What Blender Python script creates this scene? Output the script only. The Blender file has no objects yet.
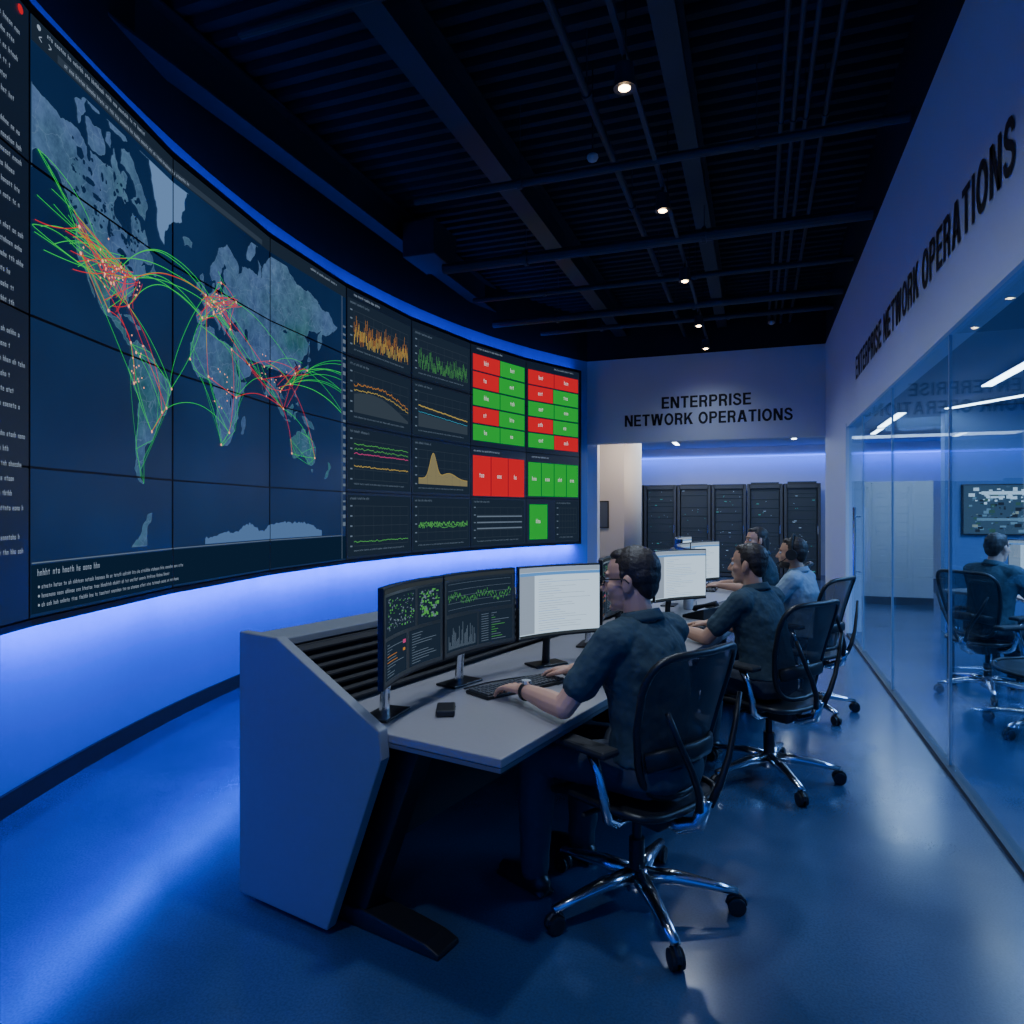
import bpy, bmesh, math, random
from mathutils import Vector, Matrix
random.seed(11)
COL = bpy.context.scene.collection
V = Vector
# ------------------------------------------------------------------ materials
def mat(name, c, rough=.5, metal=0.0, emit=None, es=0.0, noise=None, spec=.5, coat=0.0):
    m = bpy.data.materials.new(name); m.use_nodes = True
    nt = m.node_tree; b = nt.nodes['Principled BSDF']
    b.inputs['Base Color'].default_value = (*c, 1)
    b.inputs['Roughness'].default_value = rough
    b.inputs['Metallic'].default_value = metal
    b.inputs['Specular IOR Level'].default_value = spec
    b.inputs['Coat Weight'].default_value = coat
    if emit:
        b.inputs['Emission Color'].default_value = (*emit, 1)
        b.inputs['Emission Strength'].default_value = es
    if noise:
        sc, c2, bump = noise
        tc = nt.nodes.new('ShaderNodeTexCoord'); n = nt.nodes.new('ShaderNodeTexNoise')
        n.inputs['Scale'].default_value = sc; n.inputs['Detail'].default_value = 6
        nt.links.new(tc.outputs['Object'], n.inputs['Vector'])
        mx = nt.nodes.new('ShaderNodeMix'); mx.data_type = 'RGBA'
        mx.inputs[6].default_value = (*c, 1); mx.inputs[7].default_value = (*c2, 1)
        nt.links.new(n.outputs['Fac'], mx.inputs[0]); nt.links.new(mx.outputs[2], b.inputs['Base Color'])
        if bump:
            bp = nt.nodes.new('ShaderNodeBump'); bp.inputs['Strength'].default_value = bump; bp.inputs['Distance'].default_value = .01
            nt.links.new(n.outputs['Fac'], bp.inputs['Height']); nt.links.new(bp.outputs['Normal'], b.inputs['Normal'])
    return m
def emat(name, c, s=1.0):
    m = bpy.data.materials.new(name); m.use_nodes = True; nt = m.node_tree; nt.nodes.clear()
    o = nt.nodes.new('ShaderNodeOutputMaterial'); e = nt.nodes.new('ShaderNodeEmission')
    e.inputs[0].default_value = (*c, 1); e.inputs[1].default_value = s
    nt.links.new(e.outputs[0], o.inputs[0]); return m

M_white = mat('painted_wall', (.70,.74,.82), .6, noise=(3,(.66,.70,.79),.02))
M_wallglow = mat('curved_wall_blue_glow', (.07,.24,.80), .55, noise=(3,(.065,.22,.76),.02))  # white wall: the blue strip glow is put into its colour
M_dark = mat('dark_plenum_paint', (.010,.012,.018), .8, noise=(4,(.016,.018,.025),.05))
M_deck = mat('ceiling_deck_paint', (.020,.025,.038), .7)
M_steel = mat('dark_steel', (.045,.052,.072), .5, .2)
M_base = mat('baseboard_rubber', (.012,.013,.018), .6)
M_black = mat('black_plastic', (.014,.015,.017), .4)
M_black2 = mat('matte_black', (.02,.021,.024), .7)
M_chrome = mat('polished_aluminium', (.82,.84,.87), .2, 1.0)
M_grey = mat('console_laminate', (.24,.26,.29), .5, noise=(30,(.22,.24,.27),.01))
M_top = mat('worktop_laminate', (.33,.315,.33), .38, noise=(60,(.30,.29,.30),.01))
M_edge = mat('worktop_edge', (.16,.16,.17), .4)
M_letter = mat('sign_letter', (.010,.011,.016), .6)
M_carpet = mat('carpet', (.04,.05,.07), .95, noise=(40,(.06,.075,.10),.3))
M_skin = mat('skin', (.74,.42,.29), .5, noise=(25,(.68,.37,.25),.02))
M_skin2 = mat('skin_tan', (.60,.33,.21), .5, noise=(25,(.55,.29,.18),.02))
M_hair = mat('dark_hair', (.022,.015,.012), .5, noise=(90,(.05,.036,.028),.4))
M_navy = mat('navy_polo', (.032,.062,.082), .85, noise=(45,(.045,.078,.10),.2))
M_lblue = mat('light_shirt', (.30,.40,.50), .85, noise=(45,(.25,.34,.44),.15))
M_trouser = mat('dark_trousers', (.040,.048,.070), .85, noise=(30,(.05,.06,.085),.15))
M_shoe = mat('shoe_leather', (.030,.024,.022), .3)
M_eye = mat('eye_white', (.7,.7,.7), .2)
def floor_mat():
    m = bpy.data.materials.new('polished_concrete'); m.use_nodes = True; nt = m.node_tree; b = nt.nodes['Principled BSDF']
    tc = nt.nodes.new('ShaderNodeTexCoord'); n = nt.nodes.new('ShaderNodeTexNoise'); n.inputs['Scale'].default_value = 1.6; n.inputs['Detail'].default_value = 10
    n2 = nt.nodes.new('ShaderNodeTexNoise'); n2.inputs['Scale'].default_value = 120; n2.inputs['Detail'].default_value = 4
    nt.links.new(tc.outputs['Object'], n.inputs[0]); nt.links.new(tc.outputs['Object'], n2.inputs[0])
    r = nt.nodes.new('ShaderNodeValToRGB'); r.color_ramp.elements[0].position=.3; r.color_ramp.elements[1].position=.75
    r.color_ramp.elements[0].color=(.033,.065,.145,1); r.color_ramp.elements[1].color=(.06,.105,.215,1)  # blue light on the concrete is partly put into these tones
    nt.links.new(n.outputs['Fac'], r.inputs[0])
    mx = nt.nodes.new('ShaderNodeMix'); mx.data_type='RGBA'; mx.blend_type='MULTIPLY'; mx.inputs[0].default_value=.5
    r2 = nt.nodes.new('ShaderNodeValToRGB'); r2.color_ramp.elements[0].position=.35; r2.color_ramp.elements[0].color=(.6,.6,.6,1); r2.color_ramp.elements[1].position=.6
    nt.links.new(n2.outputs['Fac'], r2.inputs[0]); nt.links.new(r.outputs[0], mx.inputs[6]); nt.links.new(r2.outputs[0], mx.inputs[7])
    nt.links.new(mx.outputs[2], b.inputs['Base Color'])
    mr = nt.nodes.new('ShaderNodeMapRange'); mr.inputs[3].default_value=.10; mr.inputs[4].default_value=.32
    nt.links.new(n.outputs['Fac'], mr.inputs[0]); nt.links.new(mr.outputs[0], b.inputs['Roughness'])
    b.inputs['Specular IOR Level'].default_value=1.0
    return m
M_floor = floor_mat()
def glass_mat():
    m = bpy.data.materials.new('clear_glass'); m.use_nodes = True; nt = m.node_tree; nt.nodes.clear()
    o = nt.nodes.new('ShaderNodeOutputMaterial'); t = nt.nodes.new('ShaderNodeBsdfTransparent'); g = nt.nodes.new('ShaderNodeBsdfGlossy')
    t.inputs[0].default_value=(.82,.92,1.0,1); g.inputs['Roughness'].default_value=.01; g.inputs[0].default_value=(.65,.82,1,1)
    lw = nt.nodes.new('ShaderNodeLayerWeight'); lw.inputs[0].default_value=.5
    p = nt.nodes.new('ShaderNodeMath'); p.operation='POWER'; p.inputs[1].default_value=5
    a = nt.nodes.new('ShaderNodeMath'); a.operation='MULTIPLY_ADD'; a.inputs[1].default_value=.40; a.inputs[2].default_value=.035
    mx = nt.nodes.new('ShaderNodeMixShader')
    nt.links.new(lw.outputs['Facing'], p.inputs[0]); nt.links.new(p.outputs[0], a.inputs[0]); nt.links.new(a.outputs[0], mx.inputs[0])
    nt.links.new(t.outputs[0], mx.inputs[1]); nt.links.new(g.outputs[0], mx.inputs[2]); nt.links.new(mx.outputs[0], o.inputs[0]); return m
M_glass = glass_mat()
def net_mat():
    m = bpy.data.materials.new('chair_mesh'); m.use_nodes = True; nt = m.node_tree; b = nt.nodes['Principled BSDF']
    b.inputs['Base Color'].default_value=(.03,.034,.042,1); b.inputs['Roughness'].default_value=.55; b.inputs['Alpha'].default_value=.78; return m
M_net = net_mat()
def land_mat():
    m = bpy.data.materials.new('map_land'); m.use_nodes = True; nt = m.node_tree; nt.nodes.clear()
    N=nt.nodes.new; L=nt.links.new
    o=N('ShaderNodeOutputMaterial'); e=N('ShaderNodeEmission'); tc=N('ShaderNodeTexCoord')
    n=N('ShaderNodeTexNoise'); n.inputs['Scale'].default_value=1.2; n.inputs['Detail'].default_value=6
    n3=N('ShaderNodeTexNoise'); n3.inputs['Scale'].default_value=9; n3.inputs['Detail'].default_value=14; n3.inputs['Roughness'].default_value=.75
    r=N('ShaderNodeValToRGB'); r.color_ramp.elements[0].position=.44; r.color_ramp.elements[0].color=(.060,.12,.26,1)
    r.color_ramp.elements[1].position=.66; r.color_ramp.elements[1].color=(.035,.13,.15,1)
    r3=N('ShaderNodeValToRGB'); r3.color_ramp.elements[0].position=.36; r3.color_ramp.elements[0].color=(.48,.50,.58,1); r3.color_ramp.elements[1].position=.62; r3.color_ramp.elements[1].color=(1,1,1,1)
    mu=N('ShaderNodeMix'); mu.data_type='RGBA'; mu.blend_type='MULTIPLY'; mu.inputs[0].default_value=1
    nw=N('ShaderNodeTexNoise'); nw.inputs['Scale'].default_value=6; nw.inputs['Detail'].default_value=6
    ad=N('ShaderNodeVectorMath'); ad.operation='MULTIPLY_ADD'; ad.inputs[1].default_value=(.16,.16,.16)
    v=N('ShaderNodeTexVoronoi'); v.feature='DISTANCE_TO_EDGE'; v.inputs['Scale'].default_value=7
    r2=N('ShaderNodeValToRGB'); r2.color_ramp.elements[0].position=.0; r2.color_ramp.elements[0].color=(.4,.4,.4,1); r2.color_ramp.elements[1].position=.022; r2.color_ramp.elements[1].color=(0,0,0,1)
    mx=N('ShaderNodeMix'); mx.data_type='RGBA'; mx.inputs[7].default_value=(.13,.22,.36,1)
    # paler towards the polar north
    sx=N('ShaderNodeSeparateXYZ'); mr=N('ShaderNodeMapRange'); mr.inputs[1].default_value=3.1; mr.inputs[2].default_value=3.75; mr.inputs[3].default_value=0; mr.inputs[4].default_value=.55
    mn=N('ShaderNodeMix'); mn.data_type='RGBA'; mn.inputs[7].default_value=(.10,.17,.33,1)
    L(tc.outputs['Object'],n.inputs[0]); L(tc.outputs['Object'],n3.inputs[0]); L(tc.outputs['Object'],nw.inputs[0]); L(tc.outputs['Object'],sx.inputs[0])
    L(nw.outputs['Color'],ad.inputs[0]); L(tc.outputs['Object'],ad.inputs[2]); L(ad.outputs[0],v.inputs[0])
    L(n.outputs['Fac'],r.inputs[0]); L(n3.outputs['Fac'],r3.inputs[0]); L(v.outputs['Distance'],r2.inputs[0])
    L(sx.outputs[2],mr.inputs[0]); L(mr.outputs[0],mn.inputs[0]); L(r.outputs[0],mn.inputs[6])
    L(mn.outputs[2],mu.inputs[6]); L(r3.outputs[0],mu.inputs[7]); L(r2.outputs[0],mx.inputs[0]); L(mu.outputs[2],mx.inputs[6]); L(mx.outputs[2],e.inputs[0]); L(e.outputs[0],o.inputs[0])
    e.inputs[1].default_value=1.15; return m
M_land = land_mat()
def ocean_mat():
    m = bpy.data.materials.new('display_map_ocean'); m.use_nodes = True; nt = m.node_tree; b = nt.nodes['Principled BSDF']
    tc = nt.nodes.new('ShaderNodeTexCoord'); n = nt.nodes.new('ShaderNodeTexNoise'); n.inputs['Scale'].default_value=.9; n.inputs['Detail'].default_value=5
    r = nt.nodes.new('ShaderNodeValToRGB'); r.color_ramp.elements[0].position=.3; r.color_ramp.elements[0].color=(.004,.014,.050,1); r.color_ramp.elements[1].position=.7; r.color_ramp.elements[1].color=(.007,.026,.085,1)
    nt.links.new(tc.outputs['Object'],n.inputs[0]); nt.links.new(n.outputs['Fac'],r.inputs[0]); nt.links.new(r.outputs[0],b.inputs['Emission Color'])
    b.inputs['Emission Strength'].default_value=1.0; b.inputs['Base Color'].default_value=(.005,.006,.01,1); b.inputs['Roughness'].default_value=.35
    return m
M_ocean = ocean_mat()
M_dash = mat('display_dashboard_background', (.005,.006,.01), .35, emit=(.007,.013,.028), es=1)
M_cell = emat('chart_cell', (.012,.022,.040))
M_cellb = emat('display_bottom_band', (.004,.014,.036))
E_grid = emat('chart_grid', (.035,.05,.07))
E_red = emat('status_red', (.62,.010,.020), 1.05)
E_green = emat('status_green', (.004,.36,.035), 1.05)
E_rline = emat('route_red', (.8,.03,.025), 1.0)
E_gline = emat('route_green', (.03,.62,.07), 1.0)
E_node = emat('node_glow', (1,.40,.25), 1.4)
E_orange = emat('chart_orange', (.5,.2,.03), 1)
E_yellow = emat('chart_yellow', (.5,.36,.08), .9)
E_pink = emat('chart_pink', (.6,.06,.22), .9)
E_tan = emat('chart_tan', (.24,.21,.11), .9)
E_lgreen = emat('chart_green', (.08,.38,.08), .9)
E_cyan = emat('chart_cyan', (.06,.3,.45), .9)
E_text = emat('display_text', (.32,.40,.52), .9)
E_textd = emat('display_text_dim', (.14,.19,.26), .9)
E_whitescr = emat('document_window', (.58,.78,.98), 1.1)
E_docline = emat('document_text', (.30,.38,.5), 1)
E_docblue = emat('document_bar', (.10,.30,.70), 1)
E_darkscr = mat('monitor_dark_screen', (.005,.006,.008), .3, emit=(.014,.020,.028), es=1)
E_panelscr = emat('monitor_panel', (.03,.038,.046))
E_led = emat('cool_light_strip', (.8,.92,1), 12)
E_ledblue = emat('blue_light_strip', (.02,.10,1), 5)
E_bulb = emat('warm_bulb', (1,.66,.34), 30)
E_srv = emat('server_led_white', (.4,.6,.9), .9)
E_srvg = emat('server_led_green', (.1,.6,.6), .9)
E_srvd = mat('server_face_glow', (.015,.02,.03), .5, emit=(.003,.007,.016), es=1)  # faint blue glow put into the equipment faces by emission

# ------------------------------------------------------------------ mesh builder
class MB:
    def __init__(s): s.v=[]; s.f=[]; s.m=[]; s.cm=0
    def add(s,vs,fs):
        o=len(s.v); s.v += [tuple(v) for v in vs]; s.f += [[i+o for i in f] for f in fs]; s.m += [s.cm]*len(fs); return s
    def box(s,c,d,R=None):
        c=V(c); vs=[]
        for x in (-.5,.5):
            for y in (-.5,.5):
                for z in (-.5,.5):
                    p=V((x*d[0],y*d[1],z*d[2])); vs.append(c+(R@p if R else p))
        return s.add(vs,[(0,1,3,2),(4,6,7,5),(0,4,5,1),(2,3,7,6),(0,2,6,4),(1,5,7,3)])
    def prism(s,poly,axis_pt,ext):
        n=len(poly); e=V(ext); a=[V(p) for p in poly]; vs=a+[p+e for p in a]
        fs=[tuple(range(n))[::-1],tuple(range(n,2*n))]+[(i,(i+1)%n,n+(i+1)%n,n+i) for i in range(n)]
        return s.add(vs,fs)
    def tube(s,path,r,n=10,closed=False,flat=None):
        P=[V(p) for p in path]; N=len(P); rs=r if isinstance(r,(list,tuple)) else [r]*N
        up=None; vs=[]
        for i in range(N):
            if closed: t=(P[(i+1)%N]-P[i-1])
            else: t=(P[min(i+1,N-1)]-P[max(i-1,0)])
            t.normalize()
            if up is None:
                a=V((0,0,1)) if abs(t.z)<.9 else V((0,1,0)); up=(a-t*a.dot(t)).normalized()
            else: up=(up-t*up.dot(t)).normalized()
            sd=t.cross(up); fl=flat or 1
            for k in range(n):
                an=2*math.pi*k/n; vs.append(P[i]+up*math.cos(an)*rs[i]*fl+sd*math.sin(an)*rs[i])
        fs=[]
        for i in range(N if closed else N-1):
            j=(i+1)%N
            for k in range(n): fs.append((i*n+k,i*n+(k+1)%n,j*n+(k+1)%n,j*n+k))
        if not closed: fs.append(tuple(range(n))[::-1]); fs.append(tuple((N-1)*n+k for k in range(n)))
        return s.add(vs,fs)
    def cyl(s,a,b,r1,r2=None,n=16): return s.tube([a,b],[r1,r1 if r2 is None else r2],n)
    def rings(s,rings):
        n=len(rings[0]); vs=[p for r in rings for p in r]; fs=[]
        for i in range(len(rings)-1):
            for k in range(n): fs.append((i*n+k,i*n+(k+1)%n,(i+1)*n+(k+1)%n,(i+1)*n+k))
        fs.append(tuple(range(n))[::-1]); fs.append(tuple((len(rings)-1)*n+k for k in range(n)))
        return s.add(vs,fs)
    def cap(s,a,b,r1,r2,n=12):
        a=V(a); b=V(b); t=(b-a); L=t.length
        if L<1e-6: return s
        t/=L; u=t.orthogonal().normalized(); w=t.cross(u); R=[]
        for an in (-80,-55,-25): R.append((a+t*r1*math.sin(math.radians(an)), r1*math.cos(math.radians(an))))
        R.append((a,r1)); R.append((b,r2))
        for an in (25,55,80): R.append((b+t*r2*math.sin(math.radians(an)), r2*math.cos(math.radians(an))))
        return s.rings([[c+u*math.cos(2*math.pi*k/n)*r+w*math.sin(2*math.pi*k/n)*r for k in range(n)] for c,r in R])
    def ell(s,c,r,R=None,n=16,m=10):
        c=V(c); rr=[]
        for i in range(m+1):
            ph=-math.pi/2+math.pi*(i+.3*(i==0)-.3*(i==m))/m; ring=[]
            for k in range(n):
                th=2*math.pi*k/n; p=V((r[0]*math.cos(ph)*math.cos(th),r[1]*math.cos(ph)*math.sin(th),r[2]*math.sin(ph)))
                ring.append(c+(R@p if R else p))
            rr.append(ring)
        return s.rings(rr)
    def xf(s,M,start=0):
        for i in range(start,len(s.v)): s.v[i]=tuple(M@V(s.v[i]))
    def mesh(s,name,mats,smooth=False):
        me=bpy.data.meshes.new(name); me.from_pydata(s.v,[],s.f); 
        for m in (mats if isinstance(mats,(list,tuple)) else [mats]): me.materials.append(m)
        for i,p in enumerate(me.polygons): p.material_index=s.m[i]; p.use_smooth=smooth
        me.update(); return me
def fixn(me):
    bm=bmesh.new(); bm.from_mesh(me); bmesh.ops.recalc_face_normals(bm,faces=bm.faces); bm.to_mesh(me); bm.free()
def part(mb,name,mats,parent=None,bevel=0,smooth=False,label=None):
    me = mb.mesh(name,mats,smooth) if isinstance(mb,MB) else mb
    if isinstance(mb,MB): fixn(me)
    o=bpy.data.objects.new(name,me); COL.objects.link(o)
    if parent: o.parent=parent
    if bevel:
        b=o.modifiers.new('bevel','BEVEL'); b.width=bevel; b.segments=2; b.limit_method='ANGLE'
    if label: o['label']=label
    return o
def root(name,label,cat,loc=(0,0,0),rz=0,sc=1,group=None):
    o=bpy.data.objects.new(name,None); o.empty_display_size=.2; COL.objects.link(o)
    o.location=loc; o.rotation_euler=(0,0,rz); o.scale=(sc,)*3
    o['label']=label; o['category']=cat
    if group: o['group']=group
    return o
def meta(o,label,cat,group=None):
    o['label']=label; o['category']=cat
    if group: o['group']=group
    return o
def struct(o,label=None,cat=None):
    o['kind']='structure'
    if label: o['label']=label
    if cat: o['category']=cat
    return o
def copy_thing(r,loc,rz=None,label=None):
    def rec(o,p):
        c=o.copy(); COL.objects.link(c)
        if p: c.parent=p
        for ch in list(o.children): rec(ch,c)
        return c
    c=rec(r,None); c.location=loc
    if rz is not None: c.rotation_euler=(0,0,rz)
    if label: c['label']=label
    return c
def sbox(name,c,d,m,label,cat,kind=True,bevel=0):
    o=part(MB().box((0,0,0),d),name,m,bevel=bevel); o.location=c
    o['label']=label; o['category']=cat
    if kind: o['kind']='structure'
    return o

# ------------------------------------------------------------------ camera
cam=bpy.data.cameras.new('camera'); cam.lens=24; cam.sensor_width=36; cam.clip_end=100
co=bpy.data.objects.new('camera',cam); COL.objects.link(co); co.location=(0,0,1.5)
co.rotation_euler=(math.radians(90),0,math.radians(19.73)); bpy.context.scene.camera=co

# ------------------------------------------------------------------ room
CX,CY,R0=6.66,6.53,10.83; STEP=7.25; PH0=-22.85; CW=2*R0*math.sin(math.radians(STEP/2)); ZB=.98; PHH=.7375; ZT=ZB+4*PHH
def arc(phi,R): a=math.radians(phi); return V((CX-R*math.cos(a),CY+R*math.sin(a),0))
def W(u,z,off=0.0):
    k=math.floor(u+1e-9); f=u-k
    a=arc(PH0+STEP*k,R0); b=arc(PH0+STEP*(k+1),R0); am=math.radians(PH0+STEP*(k+.5))
    n=V((math.cos(am),-math.sin(am),0))
    p=a.lerp(b,f)+n*off; p.z=z; return p
def arcwall(R,z0,z1,ph0,ph1,th,n=60):
    mb=MB(); rings=[]
    for i in range(n+1):
        ph=ph0+(ph1-ph0)*i/n; a=arc(ph,R); b=arc(ph,R+th)
        rings.append([V((a.x,a.y,z0)),V((b.x,b.y,z0)),V((b.x,b.y,z1)),V((a.x,a.y,z1))])
    mb.rings(rings); return mb
RW=R0+.16
o=part(arcwall(RW,0,4.2,-46,29.9,.2),'wall_left',M_wallglow,smooth=False); struct(o,'curved wall washed by blue light, glow also in its colour','wall')
o=part(arcwall(RW+.01,4.2,5.05,-46,29.9,.2),'wall_left',M_dark); struct(o,'dark painted upper band of the curved wall','wall')
o=part(arcwall(RW-.018,0,.11,-46,29.9,.018),'baseboard_left',M_base); struct(o,'black rubber baseboard on the curved wall','baseboard')
sbox('floor',(-2.9,8,-.05),(12,22,.1),M_floor,'polished concrete floor, blue sheen partly in its colour','floor')
sbox('floor',(5.6,8,-.05),(5,22,.1),M_carpet,'dark blue-grey carpet behind the glass partition','floor')
sbox('wall_back',(-.98,12.1,3.46),(4.25,.2,1.48),M_white,'white wall above the opening carrying the lettering','wall')
sbox('wall_back',(-.98,12.12,4.64),(4.25,.2,.88),M_dark,'dark painted upper part of the back wall','wall')
sbox('wall_right',(1.135,5.5,3.39),(.2,13,1.62),M_white,'white header wall above the glass with lettering','wall')
sbox('wall_right',(1.145,5.5,4.64),(.2,13,.88),M_dark,'dark painted upper part above the white header','wall')
sbox('wall_right',(1.135,10.75,1.29),(.2,2.5,2.58),M_white,'white wall stub at the end of the glass','wall')
sbox('baseboard_right',(1.028,10.75,.05),(.016,2.5,.1),M_base,'black baseboard on the white wall stub','baseboard')
sbox('trim_1',(1.1,4.3,2.56),(.14,10.4,.05),M_white,'white header rail over the glass','trim')
sbox('trim_2',(1.06,4.25,.012),(.06,10.3,.024),M_steel,'dark floor channel below the glass','trim')
sbox('wall_far',(1,17.8,1.6),(14,.2,3.2),M_white,'far wall behind the server cabinets','wall')
sbox('wall_side',(-4.9,15,1.6),(.2,5.8,3.2),M_white,'side wall of the server area','wall')
sbox('wall_inner',(5.1,9.9,1.4),(5.8,.2,2.8),mat('inner_wall_paint',(.14,.26,.48),.7),'blue-grey wall of the glazed room','wall')
sbox('wall_inner',(8.1,8,1.6),(.2,20,3.2),M_white,'end wall of the glazed room','wall')
sbox('wall_partition',(1.98,12.6,1.0),(1.35,.12,2.0),mat('partition_grey',(.45,.47,.5),.7),'low grey partition wall with black base','wall')
sbox('baseboard_partition',(1.98,12.53,.06),(1.35,.02,.12),M_base,'black base of the low partition','baseboard')
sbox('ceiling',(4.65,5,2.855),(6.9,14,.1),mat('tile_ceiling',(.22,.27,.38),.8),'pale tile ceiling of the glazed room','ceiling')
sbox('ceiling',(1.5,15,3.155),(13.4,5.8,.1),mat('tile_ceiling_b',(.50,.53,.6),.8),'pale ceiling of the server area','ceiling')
sbox('wall_partition',(-3.95,12.4,1.6),(2.4,.2,3.2),M_white,'white wall joining the curved wall end','wall')
M_warm=mat('warm_white_paint',(.66,.61,.55),.6)
sbox('wall_partition',(-3.1,14.3,1.55),(1.2,1.4,3.1),M_warm,'warm white wall block inside the server area','wall')
mb=MB(); mb.cyl((0,0,0),(0,0,3.1),.30,n=48); o=part(mb,'column',M_warm); o.location=(-2.5,13.9,0); meta(o,'thick round white column at the server area entrance','column')
for p in o.data.polygons: p.use_smooth = len(p.vertices)==4
r=root('notice_frame','dark framed notice mounted on the white wall','picture frame',(-2.95,13.58,1.45))
part(MB().box((0,0,0),(.3,.03,.55)),'frame',M_black,r,.004); part(MB().box((0,-.018,0),(.25,.006,.5)),'panel',mat('notice',(.08,.10,.14),.3),r)

mb=MB(); y=-1.0; prof=[]
while y<12.3:
    prof += [(y,5.0),(y+.07,5.0),(y+.09,5.06),(y+.16,5.06)]; y+=.18
vs=[];fs=[]
for i,(yy,zz) in enumerate(prof): vs += [(-6.5,yy,zz),(1.3,yy,zz)]
for i in range(len(prof)-1): fs.append((2*i,2*i+1,2*i+3,2*i+2))
mb.add(vs,fs); o=part(mb,'ceiling',M_deck); struct(o,'black corrugated metal roof deck','ceiling')
def ibeam(a,b,w,h,m=M_steel):
    a=V(a);b=V(b);d=(b-a);L=d.length;ang=math.atan2(d.y,d.x)
    mb=MB(); mb.box((L/2,0,h/2),(L,w,.02)); mb.box((L/2,0,-h/2),(L,w,.02)); mb.box((L/2,0,0),(L,.015,h-.02))
    o=part(mb,'ceiling_beam',m); o.location=a; o.rotation_euler=(0,0,ang); return meta(o,'dark steel roof beam under the metal deck','beam','roof beams')
ibeam((-2.25,-.8,4.79),(-2.25,12,4.79),.2,.36); ibeam((-.55,-.8,4.79),(-.55,12,4.79),.16,.36); ibeam((-3.9,2,4.79),(-3.9,11,4.79),.18,.36)
def pipe(a,b,r,lab='black ceiling pipe hung below the roof deck'):
    mb=MB(); A=V(a);B=V(b); L=(B-A).length; d=(B-A)/L
    mb.cyl((0,0,0),B-A,r,n=12)
    k=1.0
    while k<L: p=d*k; mb.cyl(p-d*.02,p+d*.02,r*1.35,n=12); mb.cyl(p,p+V((0,0,4.98-a[2])),.005,n=6); k+=1.9
    o=part(mb,'ceiling_pipe',M_steel); o.location=a; return meta(o,lab,'pipe','ceiling pipes')
for yy,x0,z,r in ((5.5,-2.9,4.3,.035),(7.15,-3.4,4.3,.06),(8.5,-3.6,4.35,.035),(9.5,-3.7,4.3,.055),(3.4,-3.0,4.45,.03),(10.6,-3.3,4.4,.04)):
    pipe((x0,yy,z),(1.02,yy,z),r)
for xx in (.18,.27,.36,.5): pipe((xx,1.0,4.58),(xx,11.9,4.58),.019,'thin black electrical conduit along the roof')
pipe((-1.15,0,4.5),(-1.15,11.9,4.5),.03)
sbox('air_duct',(-3.6,7.2,4.6),(.4,.6,.4),M_steel,'small dark ventilation box near the curved wall','duct',False,.01)
tr=root('light_track','black lighting track hung from the roof deck','light track',(-.76,0,4.3))
mb=MB(); mb.box((0,6.0,0),(.035,11.8,.035)); part(mb,'rail',M_steel,tr)
for yy in (2.2,4.2,6.3,8.4,10.5,11.8): part(MB().cyl((0,yy,.01),(0,yy,.72),.005,n=6),'hanger',M_black2,tr)
SP={.5:140,2.3:140,4.15:120,5.95:120,7.85:110,9.8:100,11.2:35}  # the nearest pair is unseen, added to fill light on the operators
for yy in SP:
    s_=root('spotlight','small black cylinder spotlight with warm bulb on the track','spotlight',(-.76,yy,4.282),group='track spotlights')
    part(MB().cyl((0,0,0),(0,0,-.05),.012),'stem',M_black2,s_)
    mb=MB(); mb.tube([(0,0,-.05),(0,0,-.06),(0,0,-.18),(0,0,-.20),(0,0,-.195),(0,0,-.15)],[.02,.056,.064,.068,.058,.055],20); part(mb,'lamp_shade',M_steel,s_,smooth=False)
    part(MB().ell((0,0,-.182),(.044,.044,.030)),'bulb',E_bulb,s_,smooth=True)
    l=bpy.data.lights.new('spot','SPOT'); l.energy=SP[yy]; l.color=(.66,.80,1); l.spot_size=math.radians(140); l.spot_blend=1.0; l.shadow_soft_size=.09
    lo=bpy.data.objects.new('spot_lamp',l); COL.objects.link(lo); lo.location=(0,0,-.23); lo.parent=s_
for (x,y) in ((-1.2,5.2),(.2,10.6)):
    s_=root('smoke_detector','small round white ceiling sensor on a drop rod','smoke detector',(x,y,4.25),group='ceiling sensors')
    part(MB().cyl((0,0,.0),(0,0,.75),.006,n=8),'drop_rod',M_black2,s_); part(MB().tube([(0,0,.02),(0,0,.0),(0,0,-.02),(0,0,-.03)],[.04,.045,.035,.02],24),'housing',mat('sensor_white',(.4,.42,.45),.5),s_,smooth=False)

# ------------------------------------------------------------------ glass partition
ys=[-1.0,1.2,2.75,4.6,6.4,8.05]
for i in range(len(ys)-1):
    L=ys[i+1]-ys[i]-.014; o=part(MB().box((0,0,0),(.012,L,2.51)),'window_%d'%(i+1),M_glass); o.location=(1.06,(ys[i]+ys[i+1])/2,1.279); struct(o,'frameless clear glass panel of the partition','glass panel')
    sbox('trim_%d'%(i+4),(1.06,ys[i+1],1.279),(.016,.012,2.5),mat('glass_joint',(.35,.45,.56),.3),'thin vertical joint between glass panels','trim')
d=root('door_1','frameless glass door with a long steel pull handle','door',(1.06,8.06,0)); d['kind']='structure'
part(MB().box((0,.57,1.279),(.012,1.12,2.51)),'door_pane',M_glass,d)
mb=MB(); mb.tube([(-.06,.2,.75),(-.06,.2,1.55)],.016); mb.cyl((-.06,.2,.85),(0,.2,.85),.008); mb.cyl((-.06,.2,1.45),(0,.2,1.45),.008); part(mb,'door_handle',M_chrome,d)
sbox('trim_3',(1.08,9.35,1.29),(.12,.28,2.58),M_white,'white door jamb post','trim')

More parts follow.
